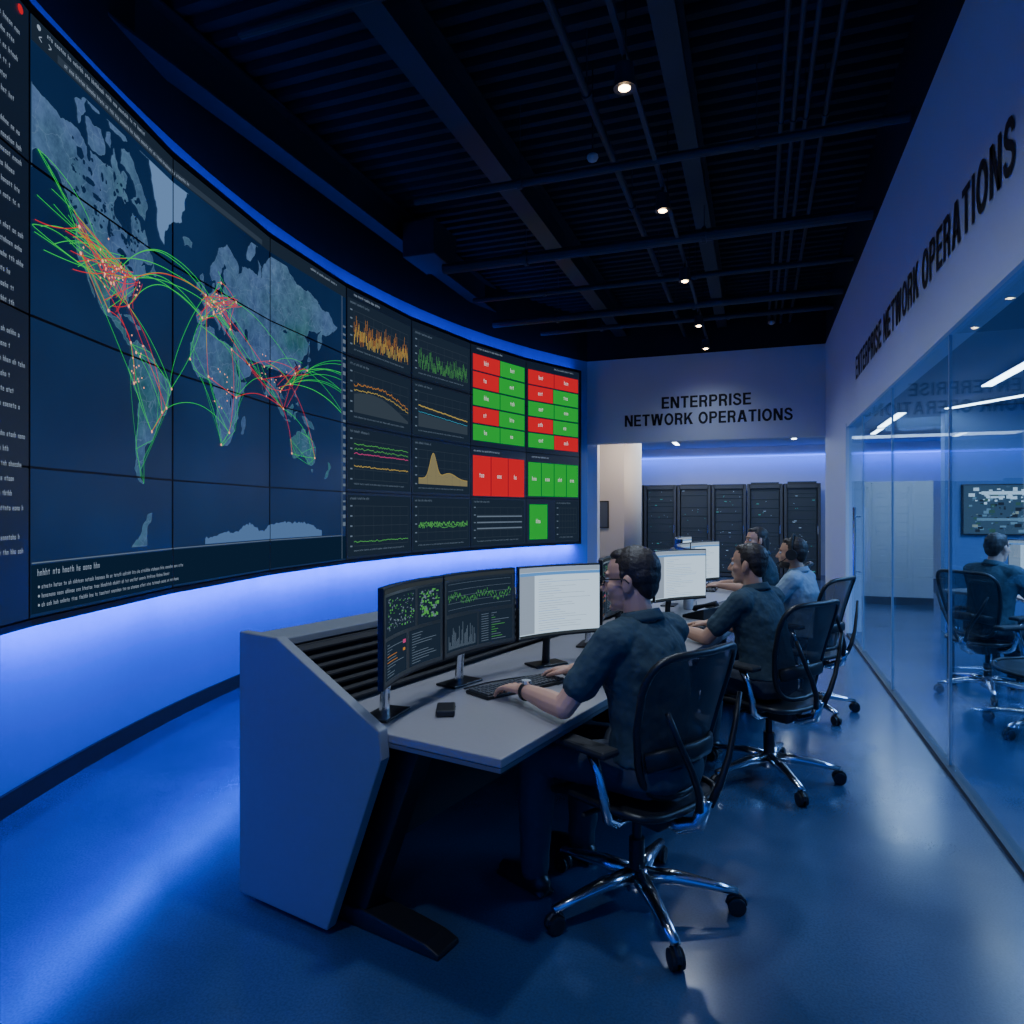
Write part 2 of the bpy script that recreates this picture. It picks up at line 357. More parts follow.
# ------------------------------------------------------------------ lettering (bold grotesque strokes)
class LT(MB):
    def ln(s,pts,w):
        n=len(pts); vs=[]
        for i in range(n):
            a=V(pts[max(i-1,0)]); b=V(pts[min(i+1,n-1)]); d=(b-a).normalized(); nn=V((-d.y,d.x)); p=V(pts[i])
            vs += [(p+nn*w/2).to_tuple(),(p-nn*w/2).to_tuple()]
        s.add(vs,[(2*i,2*i+1,2*i+3,2*i+2) for i in range(n-1)])
    def q(s,*p): s.add(p,[tuple(range(len(p)))])
def glyph(L,ch,x,w=.20):
    R=lambda a,b,c,d: L.q((x+a,b),(x+c,b),(x+c,d),(x+a,d))
    D=lambda a,b,y0=0,y1=1,ww=None: L.q((x+a-(ww or w)*.56,y0),(x+a+(ww or w)*.56,y0),(x+b+(ww or w)*.56,y1),(x+b-(ww or w)*.56,y1))
    h=.165
    if ch=='I': R(0,0,w,1); return .2
    if ch=='E': R(0,0,w,1); R(w,0,.64,h); R(w,.42,.60,.42+h); R(w,1-h,.63,1); return .64
    if ch=='T': R(.235,0,.435,1-h); R(0,1-h,.67,1); return .67
    if ch=='N': R(0,0,w,1); R(.54,0,.74,1); D(.62,.12); return .74
    if ch=='A': D(.11,.37); D(.69,.43); R(.2,.22,.6,.22+h*.9); return .80
    if ch=='W': D(.27,.10,ww=.19); D(.31,.50,ww=.18); D(.77,.58,ww=.18); D(.81,.98,ww=.19); return 1.08
    if ch=='K': R(0,0,w,1); L.q((x+w,.30),(x+w,.56),(x+.50,1),(x+.75,1)); L.q((x+.30,.50),(x+.45,.64),(x+.78,0),(x+.53,0)); return .76
    if ch in 'PR':
        R(0,0,w,1)
        L.ln([(x+w-.01,1-h/2),(x+.40,1-h/2)]+[(x+.42+.17*math.sin(t*math.pi/10),.705+.2125*math.cos(t*math.pi/10)) for t in range(0,11)]+[(x+.40,.49),(x+w-.01,.49)],h+.01)
        if ch=='R': L.ln([(x+.40,.45),(x+.52,.38),(x+.55,.22),(x+.56,.08),(x+.60,0)],w*.95); return .70
        return .68
    if ch=='O':
        L.ln([(x+.41+.31*math.cos(t*math.pi/16),.5+.425*math.sin(t*math.pi/16)) for t in range(33)],.19); return .82
    if ch=='S':
        P=[(.56,.70),(.55,.80),(.46,.90),(.33,.925),(.19,.90),(.11,.80),(.12,.68),(.22,.59),(.35,.53),(.48,.47),(.58,.38),(.595,.25),(.53,.13),(.40,.075),(.30,.07),(.17,.11),(.09,.20),(.07,.31)]
        L.ln([(x+a,b) for a,b in P],.18); return .68
    return .3
def sign(s,width,height,M,m,parent,gap=.12):
    L=LT(); x=0
    for ch in s:
        if ch==' ': x+=.36
        else: x+=glyph(L,ch,x)+gap
    W_=x-gap; k=width/W_
    L.v=[((v[0]-W_/2)*k,v[1]*height,0) for v in L.v]
    me=L.mesh('lettering',m); bm=bmesh.new(); bm.from_mesh(me)
    for f in bm.faces:
        if f.normal.z<0: f.normal_flip()
    bm.to_mesh(me); bm.free()
    o=bpy.data.objects.new('lettering',me); COL.objects.link(o); o.matrix_world=M; o.parent=parent; return o
MXb=Matrix(((1,0,0,0),(0,0,-1,0),(0,1,0,0),(0,0,0,1)))
r=root('wall_sign','black lettering on the white wall above the opening','sign',(-.82,11.995,3.0))
sign('ENTERPRISE',1.46,.20,Matrix.Translation((0,0,.285))@MXb,M_letter,r)
sign('NETWORK OPERATIONS',2.74,.20,MXb,M_letter,r)
MXr=Matrix(((0,0,-1,0),(-1,0,0,0),(0,1,0,0),(0,0,0,1)))
r=root('wall_sign','long black lettering line on the white wall above the glass','sign',(1.030,5.92,2.96))
sign('ENTERPRISE NETWORK OPERATIONS',4.95,.25,MXr,M_letter,r,.15)

# ------------------------------------------------------------------ video wall
vw=root('video_wall','huge curved video wall of tiled displays with world map and dashboards','video wall',(0,0,0))
fr=MB()
for z0,z1 in ((ZB-.035,ZB-.004),(ZT+.004,ZT+.035)):
    rings=[]
    for k in range(-2,8):
        a=arc(PH0+STEP*k,R0+.07); b=arc(PH0+STEP*k,R0-.012)
        rings.append([V((a.x,a.y,z0)),V((b.x,b.y,z0)),V((b.x,b.y,z1)),V((a.x,a.y,z1))])
    fr.rings(rings)
a=arc(PH0+STEP*7,R0-.012);b=arc(PH0+STEP*7,R0+.07);c=arc(PH0+STEP*7+.18,R0+.07);dd=arc(PH0+STEP*7+.18,R0-.012)
fr.prism([(a.x,a.y,ZB-.035),(b.x,b.y,ZB-.035),(c.x,c.y,ZB-.035),(dd.x,dd.y,ZB-.035)],None,(0,0,ZT-ZB+.07))
part(fr,'frame',M_black,vw)
for k in range(-2,7):
    for r_ in range(4):
        z0=ZB+PHH*r_; z1=z0+PHH; g=.0022
        mb=MB(); e1=1e-4
        q=[W(k+g,0,0),W(k+1-g-e1,0,0),W(k+1-g-e1,0,-.08),W(k+g,0,-.08)]
        mb.prism([(p.x,p.y,z0+.002) for p in q],None,(0,0,PHH-.004))
        dp=part(mb,'display_panel',M_black,vw)
        ms=M_ocean if 0<=k<3 else M_dash
        mb=MB(); b_=.0052
        mb.add([W(k+b_,z0+.006,.0015),W(k+1-b_,z0+.006,.0015),W(k+1-b_,z1-.006,.0015),W(k+b_,z1-.006,.0015)],[(0,1,2,3)])
        part(mb,'screen',ms,dp)
for k in range(-1,8):
    a=W(k+.02 if k<7 else 6.98,0,-.09)
    part(MB().box((a.x,a.y,(ZB+ZT)/2),(.05,.05,ZT-ZB-.1)),'mounting_bracket',M_black2,vw)
def to_wall(mb2d,off):
    bm=bmesh.new()
    vs=[bm.verts.new((p[0],p[1],0)) for p in mb2d.v]
    for i,f in enumerate(mb2d.f):
        try: ff=bm.faces.new([vs[j] for j in f]); ff.material_index=mb2d.m[i]
        except ValueError: pass
    for k in range(-1,8):
        geom=bm.verts[:]+bm.edges[:]+bm.faces[:]
        bmesh.ops.bisect_plane(bm,geom=geom,plane_co=(k*CW,0,0),plane_no=(1,0,0))
    for v in bm.verts:
        p=W(v.co.x/CW,v.co.y,off); v.co=p
    return bm
def wall_part(mb2d,name,mats,off,label=None):
    bm=to_wall(mb2d,off); me=bpy.data.meshes.new(name)
    bm.normal_update()
    for f in bm.faces:
        c=f.calc_center_median()
        if f.normal.dot(V((CX-c.x,CY-c.y,0)))<0: f.normal_flip()
    bm.to_mesh(me); bm.free()
    for m in mats: me.materials.append(m)
    o=bpy.data.objects.new(name,me); COL.objects.link(o); o.parent=vw
    if label: o['label']=label
    return o
class M2(MB):
    def rect(s,x0,y0,x1,y1): return s.add([(x0,y0),(x1,y0),(x1,y1),(x0,y1)],[(0,1,2,3)])
    def line(s,pts,w):
        for (a,b) in zip(pts[:-1],pts[1:]):
            dx,dy=b[0]-a[0],b[1]-a[1]; L=math.hypot(dx,dy)
            if L<1e-6: continue
            nx,ny=-dy/L*w/2,dx/L*w/2
            s.add([(a[0]+nx,a[1]+ny),(a[0]-nx,a[1]-ny),(b[0]-nx,b[1]-ny),(b[0]+nx,b[1]+ny)],[(0,1,2,3)])
        return s
    def words(s,x,y,L,h):
        e=x+L
        while x<e:
            nl=random.randint(2,8)
            for i in range(nl):
                if x>=e: break
                k=random.randint(0,4); w=h*.10; a=x; b=x+h*.38; t=y+h*.62
                if k==0: s.rect(a,y,a+w,t); s.rect(b-w,y,b,t); s.rect(a,t-w,b,t)
                elif k==1: s.rect(a,y,a+w,t); s.rect(b-w,y,b,t); s.rect(a,t-w,b,t); s.rect(a,y,b,y+w)
                elif k==2: s.rect(a,y,a+w,y+h); s.rect(b-w,y,b,t); s.rect(a,t-w,b,t)
                elif k==3: s.rect(a,y,a+w,t); s.rect(a,y,b,y+w); s.rect(a,y+h*.28,b,y+h*.28+w); s.rect(a,t-w,b,t)
                else: s.rect((a+b)/2-w/2,y,(a+b)/2+w/2,y+h*.85); s.rect(a,t-w,b,t)
                x+=h*.56
            x+=h*.5
        return s
    def disc(s,c,r,n=10):
        return s.add([(c[0]+r*math.cos(2*math.pi*i/n),c[1]+r*math.sin(2*math.pi*i/n)) for i in range(n)],[tuple(range(n))])
def LL(lon,lat):
    s_=(.7+(lon+70)*.0083)*CW; m=math.log(math.tan(math.pi/4+math.radians(lat)/2)); return (s_,2.43+m*.651)
NA=[(-156,71),(-150,70.5),(-141,70),(-135,69.2),(-128,70),(-122,69.8),(-115,68),(-108,68),(-102,67.8),(-95,68),(-96,70),(-94,72),(-91,70),(-88,68.3),(-85,69.6),(-82,69),(-82,67),(-86,66.2),(-87,64),(-91,63.5),(-94,61),(-94,58.5),(-91,57.2),(-88,56.5),(-82,55),(-82,52.5),(-79.5,51.5),(-79,54.5),(-77,56),(-78,59),(-77,62),(-70,61),(-69,59),(-67,58.5),(-65,60),(-62,57),(-60,54.5),(-56,52),(-60,50),(-66,50),(-70,47),(-65,48.5),(-64,46),(-61,45.5),(-66,43.8),(-70,43.5),(-71,41.5),(-74,40.5),(-76,37),(-76,35),(-81,31.5),(-80,26),(-81.5,26),(-83,29.5),(-89,30),(-94,29.5),(-97.5,26),(-97.5,22),(-95,18.5),(-91,18.7),(-90,21),(-87,21.5),(-88,16),(-83.5,15),(-83.5,11),(-79.5,9.3),(-77.5,8.5),(-78,7.3),(-81,7.5),(-85,10),(-87.5,13),(-94,16),(-101,17.5),(-105.5,20.5),(-109,25.5),(-112.5,30),(-114.7,31.5),(-112,27),(-109.7,23),(-112,25),(-115,29),(-117,32.5),(-120.5,34.5),(-123.5,39),(-124,44),(-124,48),(-128,51),(-132,55),(-137,58.5),(-144,60),(-151,60),(-154,57.5),(-162,55),(-158,58.5),(-165,61),(-164,64),(-168,66),(-162,68.5)]
SA=[(-77.5,8.5),(-72,12),(-65,10.5),(-60,8.5),(-54,5.5),(-50,0),(-44,-2.5),(-37,-5),(-35,-8),(-38.5,-13),(-39.5,-18),(-41.5,-22.5),(-47,-25),(-49,-29),(-53.5,-34),(-57,-38),(-62,-39.5),(-65,-42),(-66,-46),(-68.5,-50),(-69,-53),(-66,-55),(-72,-53.5),(-75,-50),(-74,-43),(-73,-37),(-71.5,-30),(-70.3,-20),(-76,-14),(-79.5,-8),(-81,-5),(-80,-1),(-77.8,3)]
GR=[(-70,77.5),(-68,76),(-60,76),(-55,70),(-52,65),(-48,61),(-44,60),(-40,65),(-32,68),(-25,69),(-22,72),(-20,75),(-18,77.5),(-40,78.5)]
EU=[(-9.5,38.5),(-9,43.2),(-1.8,43.4),(-1.2,46),(-4.6,48.4),(1.6,50.2),(4.5,52.5),(8.3,54),(8.3,57),(10.5,57.6),(10.5,54.3),(14,54),(19,54.4),(21.2,56.5),(23.5,59.2),(30,59.8),(22.5,60.3),(21.3,62.7),(25.3,65),(22,65.8),(17.3,61.5),(18.5,59.8),(16.3,56.5),(13,55.5),(11,59),(7.5,58),(5.2,60),(6,62.5),(12.5,66),(16,69),(25.5,71),(31,70),(41,67),(40,64.5),(37.5,64),(44,66),(46,68.2),(53,68.5),(60,69),(68,68.5),(68,72.5),(73,71.5),(73,68),(76,72),(80,73),(87,75),(98,76),(104,77.5),(113,74),(120,73),(128,72.5),(140,72.5),(150,71.5),(160,70),(170,69.3),(175,69.5),(190,66),(180,63),(170,60),(163,59.8),(163,56),(157,51.2),(156,57),(163,61.5),(155,59.3),(142,59),(135,54.7),(141,52.5),(140,48),(133,43),(129.5,41),(129.3,36),(126.3,34.5),(125,38),(121.5,39.5),(118,39),(122.3,37),(119.3,35),(122,31),(121,28),(117,23.5),(110.5,21),(106,21),(107,16.5),(109.3,13),(106.5,9),(105,9),(103,11),(100.8,13),(99.8,9.5),(103.3,4),(104,1.5),(101,3),(98.3,8),(98.5,13),(97,17),(94.3,16),(91.5,22.5),(87,21.5),(82,16.5),(80,13),(79.8,10.5),(77.5,8),(76,10),(73,17),(72.5,21),(70,21),(67,25),(61,25),(57,27),(54,26.5),(51,28),(48.5,30),(50,26.5),(52,24),(56.3,26),(59.5,22.5),(57,18.5),(52,16),(45,13),(43,13.5),(42,17),(39,21.5),(35,28),(34,31.5),(36,36.5),(30.5,36.5),(27,37.5),(27,40.5),(32,41.7),(41,41.5),(38,45),(39,47),(35,46),(33.5,44.5),(31,46.7),(28.5,43.5),(28,41.3),(24,40.8),(24,38),(22.5,36.5),(19.5,40),(19.3,42),(14,45),(13,45.5),(13.5,43.5),(16,41.8),(18.3,40),(16.5,38),(15.5,38.5),(15.5,40),(11,42.5),(8.5,44.3),(4,43.5),(3,42),(-.3,39),(-2,36.8),(-5.5,36.2),(-8.8,37)]
AF=[(-6,35.8),(0,36),(10,37.3),(11,34),(15,32.3),(20,32.5),(22,32.8),(29,31),(32.5,31.2),(34,27.5),(37,21),(39.5,15),(43,12),(44.5,10.5),(51,12),(48,4.5),(42,-1.5),(39.3,-6),(40.7,-15),(35,-20),(35.5,-24),(32.7,-27.5),(30,-31.5),(25.5,-34),(19.5,-34.7),(17.8,-31.5),(15,-26),(12,-18),(13.5,-12),(12.3,-6),(9,-1),(9.5,4),(5.5,4.3),(1.5,6),(-4,5.2),(-8,4.4),(-13,8.5),(-17,14.5),(-16.5,20),(-16,24),(-13,27.8),(-9.7,31),(-9.5,33)]
AU=[(113.5,-22),(114,-26),(115.7,-32),(118,-35),(123.5,-34),(129,-31.7),(134,-33),(138,-35),(140.5,-38),(144,-38.5),(147.5,-38),(150,-37),(151.5,-33),(153.3,-28),(152.5,-24.5),(149,-21),(146,-19),(145.3,-15),(142.5,-11),(141.3,-13.5),(140.5,-17.5),(136,-15.5),(136.8,-12),(132.5,-11.3),(129.5,-15),(125.5,-14.3),(122.3,-18)]
ISL=[[(-80,73.5),(-76,72.6),(-72,71),(-67,69),(-62,66),(-65,62.5),(-72,64),(-78,65),(-73,66.5),(-74,68),(-80,70),(-88,70.5),(-87,73)],[(-117,73),(-110,72.6),(-105,73),(-102,69.5),(-110,68.6),(-115,69)],[(-125,74),(-120,74.5),(-117,75.5),(-117,73.6),(-122,71)],[(-100,76),(-92,76.6),(-85,76.5),(-82,74.8),(-90,74.6),(-97,74.5)],[(-100,73.5),(-97,73.8),(-97,71.5),(-101,72)],[(-117,76.8),(-108,76.6),(-106,75),(-115,75)],
 [(-85,65.8),(-81,64),(-84,62.8),(-87,64)],[(-5.5,50),(1.5,51.3),(0,53),(-2,56),(-3,58.6),(-6,57),(-3,54.5),(-4.5,52)],[(-10,52),(-6,52.3),(-6,55),(-9.5,54)],[(-24,65.5),(-14.5,65.8),(-15,64.3),(-22,63.7)],
 [(130,31.5),(132,34),(136,34),(140,35.5),(141.5,39),(141,41.3),(139.5,39),(136,36),(131,34)],[(140,42),(145,43.5),(141.8,45.3)],[(142,46),(143.5,50),(143,54),(142,50)],[(44,-25),(47,-25),(50.3,-15.5),(49.3,-12.2),(44.3,-16.5)],
 [(172.8,-40.6),(174.5,-41.5),(170.8,-45.7),(167,-46),(168.5,-44)],[(173,-34.5),(178.3,-37.8),(175,-41.4),(174,-39)],[(109,1.5),(113,3.2),(117,7),(119,5),(117.5,1),(116,-4),(110.5,-3)],
 [(95.5,5.5),(98.5,3.8),(103.5,-1),(106,-3.2),(105,-5.8),(102,-4)],[(105.5,-6.5),(111,-6.6),(114.5,-7.7),(108,-7.8)],[(131,-1),(138,-1.7),(145,-4.3),(150.5,-10.5),(143,-9),(138,-8.2),(133.5,-4)],
 [(120,0),(125,1.5),(121.3,-1),(122.5,-4.5),(120,-5.5),(119,-3)],[(120.5,14),(122,18.5),(120.5,18),(124,13)],[(122,7.5),(126.3,7),(125.5,9.7)],[(145,-41),(148.3,-41),(147,-43.5)],[(-85,21.8),(-80,23),(-74.5,20.2),(-78,20.5)],[(-74,18.2),(-68.6,18.4),(-70,19.8),(-73,19.9)],[(80,6.2),(81.7,7),(80.3,9.6)],
 [(-59,47.7),(-53,47),(-55.7,51.5)],[(52,71),(57,71),(68,76.5),(60,76)],[(-78,-70.9),(-71,-69),(-67,-66.5),(-61,-63.5),(-57,-63.3),(-62,-66.5),(-63,-70.9)]]
ANT=[(0,-69.8),(8,-69.4),(18,-69.0),(30,-68.6),(38,-68.9),(45,-67.8),(52,-66.9),(58,-66.7),(66,-67.6),(72,-68.9),(78,-68.6),(85,-67.2),(95,-66.9),(105,-66.4),(115,-66.9),(125,-66.6),(135,-66.8),(145,-67.5),(155,-68.8),(165,-69.8)]
def frac(P,lev=3,amp=.16):
    for l in range(lev):
        out=[]
        for a,b in zip(P,P[1:]+P[:1]):
            dx,dy=b[0]-a[0],b[1]-a[1]; L=math.hypot(dx,dy); out.append(a)
            if L>.018:
                k=random.uniform(-amp,amp); out.append(((a[0]+b[0])/2-dy*k,(a[1]+b[1])/2+dx*k))
        P=out
    return P
mm=M2(); ol=M2(); gm=M2()
from mathutils.geometry import tessellate_polygon
for P in [NA,SA,GR,EU,AF,AU]+ISL:
    Q=frac([LL(*p) for p in P])
    Q=[(min(max(x,.012),2.93*CW),min(max(z,1.285),3.76)) for x,z in Q]
    (gm if P is GR else mm).add(Q,[t for t in tessellate_polygon([[V((x,z,0)) for x,z in Q]])])
    ol.line([q for q in Q+[Q[0]]],.003)
wall_part(mm,'world_map',[M_land],.0035,'world map landmasses in blue and green')
wall_part(gm,'polar_land',[emat('ice_land',(.13,.24,.46),1)],.0035)
am=M2(); top=[]
for a,b in zip(ANT,ANT[1:]):
    A=LL(*a);B_=LL(*b)
    for i in range(5): t=i/5; top.append((A[0]+(B_[0]-A[0])*t,A[1]+(B_[1]-A[1])*t+random.uniform(-.012,.012)))
for a,b in zip(top,top[1:]): am.add([(a[0],1.262),(b[0],1.262),(b[0],max(1.27,b[1])),(a[0],max(1.27,a[1]))],[(0,1,2,3)])
wall_part(am,'polar_land',[emat('polar_land',(.08,.16,.34),1)],.0035)
wall_part(ol,'coastline',[emat('coastline',(.08,.16,.28))],.0045)
lk=M2()
for c,a,b in (((-87,44),2,4),((-84,45.5),4,1.5),((-87,47.7),4,1.2),((-79,43.7),3,.8),((-121,66),3,1.2),((-114,61.7),4,.9),((-98,52.5),1.6,3),((-109,59),3,.8),((33,-1),2,2),((51,42),2.5,4),((107,53.5),3,.8),((30,-6),.8,3.5)):
    lk.add([LL(c[0]+a*math.cos(t*math.pi/5)*random.uniform(.7,1.2),c[1]+b*math.sin(t*math.pi/5)*random.uniform(.7,1.2)) for t in range(10)],[tuple(range(10))])
for i in range(110):
    c=(random.uniform(-128,-70),random.uniform(50,68)); a=random.uniform(.4,1.6); b=a*random.uniform(.3,.7); 
    lk.add([LL(c[0]+a*math.cos(t*math.pi/4)*random.uniform(.6,1.3),c[1]+b*math.sin(t*math.pi/4)*random.uniform(.6,1.3)) for t in range(8)],[tuple(range(8))])
wall_part(lk,'lakes',[emat('lake',(.006,.02,.065))],.005)
b2=M2(); b2.rect(.01,1.0,3*CW-.01,1.24); wall_part(b2,'legend_band',[M_cellb],.0025)
b3=M2(); b3.rect(.01,3.80,3*CW-.01,3.925)
wall_part(b3,'browser_bar',[emat('browser_bar',(.012,.022,.040))],.0025)
b3=M2(); b3.rect(.20,3.808,2.6,3.850); wall_part(b3,'address_field',[emat('address_field',(.028,.044,.070))],.0035)
sm=M2()
for k in (1,2,3): sm.rect(k*CW-.006,ZB,k*CW+.006,ZT)
for j in (1,2,3): sm.rect(0,ZB+j*PHH-.006,3*CW,ZB+j*PHH+.006)
wall_part(sm,'panel_seam',[M_black],.0058,'thin black seams between display panels')
b3=M2(); b3.cm=1; b3.words(.12,3.880,.9,.026); b3.words(.25,3.818,1.3,.024); b3.words(3.4,3.87,.5,.026)
b3.disc((.06,3.89),.014); b3.line([(.08,3.83),(.06,3.843),(.08,3.856)],.005); b3.line([(.13,3.83),(.15,3.843),(.13,3.856)],.005)
b3.words(.05,1.185,.5,.034); b3.words(.08,1.12,1.4,.023); b3.words(.08,1.075,1.25,.023); b3.words(.08,1.03,1.35,.023)
for i in range(3): b3.disc((.06,1.04+.045*i),.007)
b3.cm=2; b3.line([(2.93*CW,1.0),(2.93*CW,3.8)],.008); b3.line([(0.01,1.25),(2.93*CW,1.25)],.006)
for i in range(26): b3.rect(2.945*CW,1.35+i*.085,2.985*CW,1.35+i*.085+random.uniform(.015,.05))
b3.cm=1
for i in range(38):
    if i%7==0: continue
    b3.words(-.5*CW,3.82-i*.068,random.uniform(.5,.64),.026)
b3.cm=3; b3.disc((-.08,3.88),.022)
wall_part(b3,'window_text',[E_text,E_text,E_textd,E_red],.0055,'rows of small pale interface text')
hubs={'sea':(-122,47),'sf':(-121,38),'den':(-104,40),'dal':(-97,33),'chi':(-88,42),'ny':(-75,41),'mia':(-81,27),'mex':(-99,20),'pan':(-79,9),'bog':(-74,5),'lim':(-76,-12),'sao':(-47,-23),'rio':(-42,-20),'bue':(-58,-34),'rec':(-36,-8),'lon':(0,51),'par':(2,48),'mad':(-4,40),'fra':(9,50),'sto':(18,59),'war':(21,52),'mil':(9,45),'ist':(29,41),'cai':(31,30),'lag':(3,7),'nai':(37,-1),'joh':(28,-26),'cap':(18,-34),'dub':(55,25),'mum':(73,19),'del':(77,28),'ban':(100,14),'sin':(104,1),'hk':(114,22),'sha':(121,31),'tok':(139,36),'seo':(127,37),'syd':(151,-33),'per':(116,-32),'mos':(37,55),'dak':(-17,14),'van':(-150,60),'hi':(-154,38)}
G=M2(); G2=M2()
def route(a,b,bul,col,w=.0042):
    A=LL(*(hubs[a] if isinstance(a,str) else a)); B=LL(*(hubs[b] if isinstance(b,str) else b)); 
    dx,dy=B[0]-A[0],B[1]-A[1]; m=((A[0]+B[0])/2-dy*bul,(A[1]+B[1])/2+abs(dx)*bul)
    pts=[]
    for i in range(25):
        t=i/24; x=(1-t)**2*A[0]+2*t*(1-t)*m[0]+t*t*B[0]; y=(1-t)**2*A[1]+2*t*(1-t)*m[1]+t*t*B[1]; pts.append((max(.012,x),y))
    (G if col=='g' else G2).line(pts,w)
us=['sea','sf','den','dal','chi','ny','mia','mex','chi','ny','den']; eu=['lon','par','mad','fra','sto','war','mil','ist','mos','fra']
def jit(h,s): return (h[0]+random.gauss(0,s),h[1]+random.gauss(0,s*.6))
for i in range(44): a,b=random.sample(us,2); route(jit(hubs[a],4),jit(hubs[b],4),random.uniform(-.3,.3),random.choice('grr'),.0035)
for i in range(46): a,b=random.sample(eu,2); route(jit(hubs[a],3),jit(hubs[b],3),random.uniform(-.4,.4),random.choice('grr'),.0035)
for a,b,c in (('ny','lon','g'),('ny','par','g'),('mia','mad','g'),('chi','lon','g'),('ny','fra','r'),('den','lon','g'),('mia','rec','g'),('dal','mad','g'),('ny','mad','g'),('chi','fra','g')): route(a,b,random.uniform(.12,.4),c,.005)
for a,b,c in (('mia','sao','r'),('mia','rio','r'),('pan','sao','g'),('pan','lim','r'),('bog','rec','g'),('lim','bue','g'),('sao','bue','g'),('rio','bue','r'),('rec','rio','g'),('pan','bue','g'),('mex','pan','r'),('sf','mex','r'),('sf','lim','g'),('mad','rec','g'),('sao','joh','g'),('rio','lon','g'),('sea','dal','r'),('sf','pan','r'),('van','chi','g'),('van','den','g'),('hi','sf','g'),('hi','dal','g'),('van','sf','g'),
  ('lon','lag','g'),('lag','joh','g'),('cai','joh','r'),('par','lag','r'),('dak','mad','g'),('dak','cap','g'),('ist','nai','g'),('joh','cap','g'),('cai','dub','r'),('dub','mum','r'),('fra','dub','g'),('lon','mum','g'),('mum','sin','r'),('del','hk','g'),('hk','tok','g'),('sin','syd','g'),('sin','hk','r'),('tok','sha','r'),('ban','hk','g'),('fra','del','r'),('mos','sha','g'),('ist','sin','g'),('sin','per','r'),('per','syd','g'),('seo','ban','r'),('lag','nai','r'),('mum','nai','g'),('mil','sin','r'),('sin','nai','r'),('hk','syd','r')): route(a,b,random.uniform(-.15,.35),c)
for i in range(6): route('tok',(197,random.uniform(10,55)),.1,random.choice('gr')); route('hk',(197,random.uniform(0,50)),.15,'g')
for i in range(14):
    a,b=random.sample(['hk','sha','ban','sin','tok','mum','del','dub','seo'],2); route(jit(hubs[a],3),jit(hubs[b],3),random.uniform(-.3,.3),random.choice('grr'),.0035)
for i in range(20):
    p=(random.uniform(-152,-120),random.uniform(30,64)); route(p,random.choice(us),random.uniform(-.2,.3),random.choice('ggr'),.004)
for P,st in ((SA,3),(AF,4),(AU,4)):
    for i in range(0,len(P)-st,st): route(P[i],P[i+st],0,'g',.003)
    for i in range(0,len(P)-9,5): route(P[i],P[(i+9)],.05,'g',.0025)
wall_part(G,'route_lines',[E_gline],.0065,'green network route arcs'); wall_part(G2,'route_lines',[E_rline],.0072,'red network route arcs')
N=M2()
for h in hubs.values():
    if h[0]<-149: continue
    x,z=LL(*h); N.disc((x,z),.010)
for i in range(110):
    b=random.choice([(-96,38,16,6),(-96,38,16,6),(-72,0,8,12),(12,49,14,5),(12,49,14,5),(20,0,12,18),(95,22,22,10)]); x,z=LL(random.gauss(b[0],b[2]*.6),random.gauss(b[1],b[3]*.6)); N.disc((x,z),.006)
wall_part(N,'route_nodes',[E_node],.008,'glowing network nodes')
D=M2(); MATS=[M_cell,E_grid,E_orange,E_yellow,E_lgreen,E_pink,E_tan,E_cyan,E_textd,E_text]
B=M2()
def cell(c,r,x0=.0,x1=1.0):
    X0=(c+x0)*CW+.03; X1=(c+x1)*CW-.03; Z1=ZT-.10-r*.715 if r==0 else ZT-r*PHH-.03; Z0=ZT-(r+1)*PHH+.035
    B.rect(X0,Z0,X1,Z1); D.cm=8; D.words(X0+.04,Z1-.05,.35,.03)
    D.cm=1
    gx0,gx1,gz0,gz1=X0+.11,X1-.06,Z0+.11,Z1-.12
    for i in range(5): D.line([(gx0,gz0+(gz1-gz0)*i/4),(gx1,gz0+(gz1-gz0)*i/4)],.004)
    for i in range(7): D.line([(gx0+(gx1-gx0)*i/6,gz0),(gx0+(gx1-gx0)*i/6,gz1)],.003)
    D.cm=8
    for i in range(5): D.rect(X0+.04,gz0+(gz1-gz0)*i/4-.008,X0+.08,gz0+(gz1-gz0)*i/4+.008)
    D.words(gx0,Z0+.05,gx1-gx0-.1,.022)
    return gx0,gx1,gz0,gz1
def spikes(g,col,base,amp,n=70):
    x0,x1,z0,z1=g; D.cm=col; H=z1-z0; w=(x1-x0)/n
    for i in range(n):
        h=base+amp*random.random()**1.5+.1*math.sin(i*.4); h=max(.03,min(1,h))
        D.rect(x0+i*w,z0+H*max(0,h-.30),x0+i*w+w*.42,z0+H*h)
def poly(g,col,f,n=60,w=.008):
    x0,x1,z0,z1=g; D.cm=col; D.line([(x0+(x1-x0)*i/n,z0+(z1-z0)*max(0,min(1,f(i/n)))) for i in range(n+1)],w)
def area(g,col,f,n=60):
    x0,x1,z0,z1=g; D.cm=col; w=(x1-x0)/n
    for i in range(n):
        a=z0+(z1-z0)*f(i/n); b=z0+(z1-z0)*f((i+1)/n); D.add([(x0+i*w,z0),(x0+(i+1)*w,z0),(x0+(i+1)*w,b),(x0+i*w,a)],[(0,1,2,3)])
rnd=random.random
g=cell(3,0); spikes(g,2,.35,.45,90); spikes(g,3,.25,.3,40)
g=cell(3,1); area(g,1,lambda t:.45+.12*math.sin(4*t)-.3*t*t); poly(g,2,lambda t:.62+.2*math.sin(3*t)-.3*t+.1*rnd()); poly(g,3,lambda t:.5+.16*math.sin(3*t)-.25*t+.06*rnd())
g=cell(3,2); poly(g,4,lambda t:.85+.05*rnd()); poly(g,5,lambda t:.62+.04*rnd()); poly(g,3,lambda t:.3+.05*rnd()); poly(g,4,lambda t:.72+.06*rnd())
g=cell(3,3); poly(g,4,lambda t:.08+.04*rnd())
g=cell(4,0); spikes(g,4,.25,.4,90)
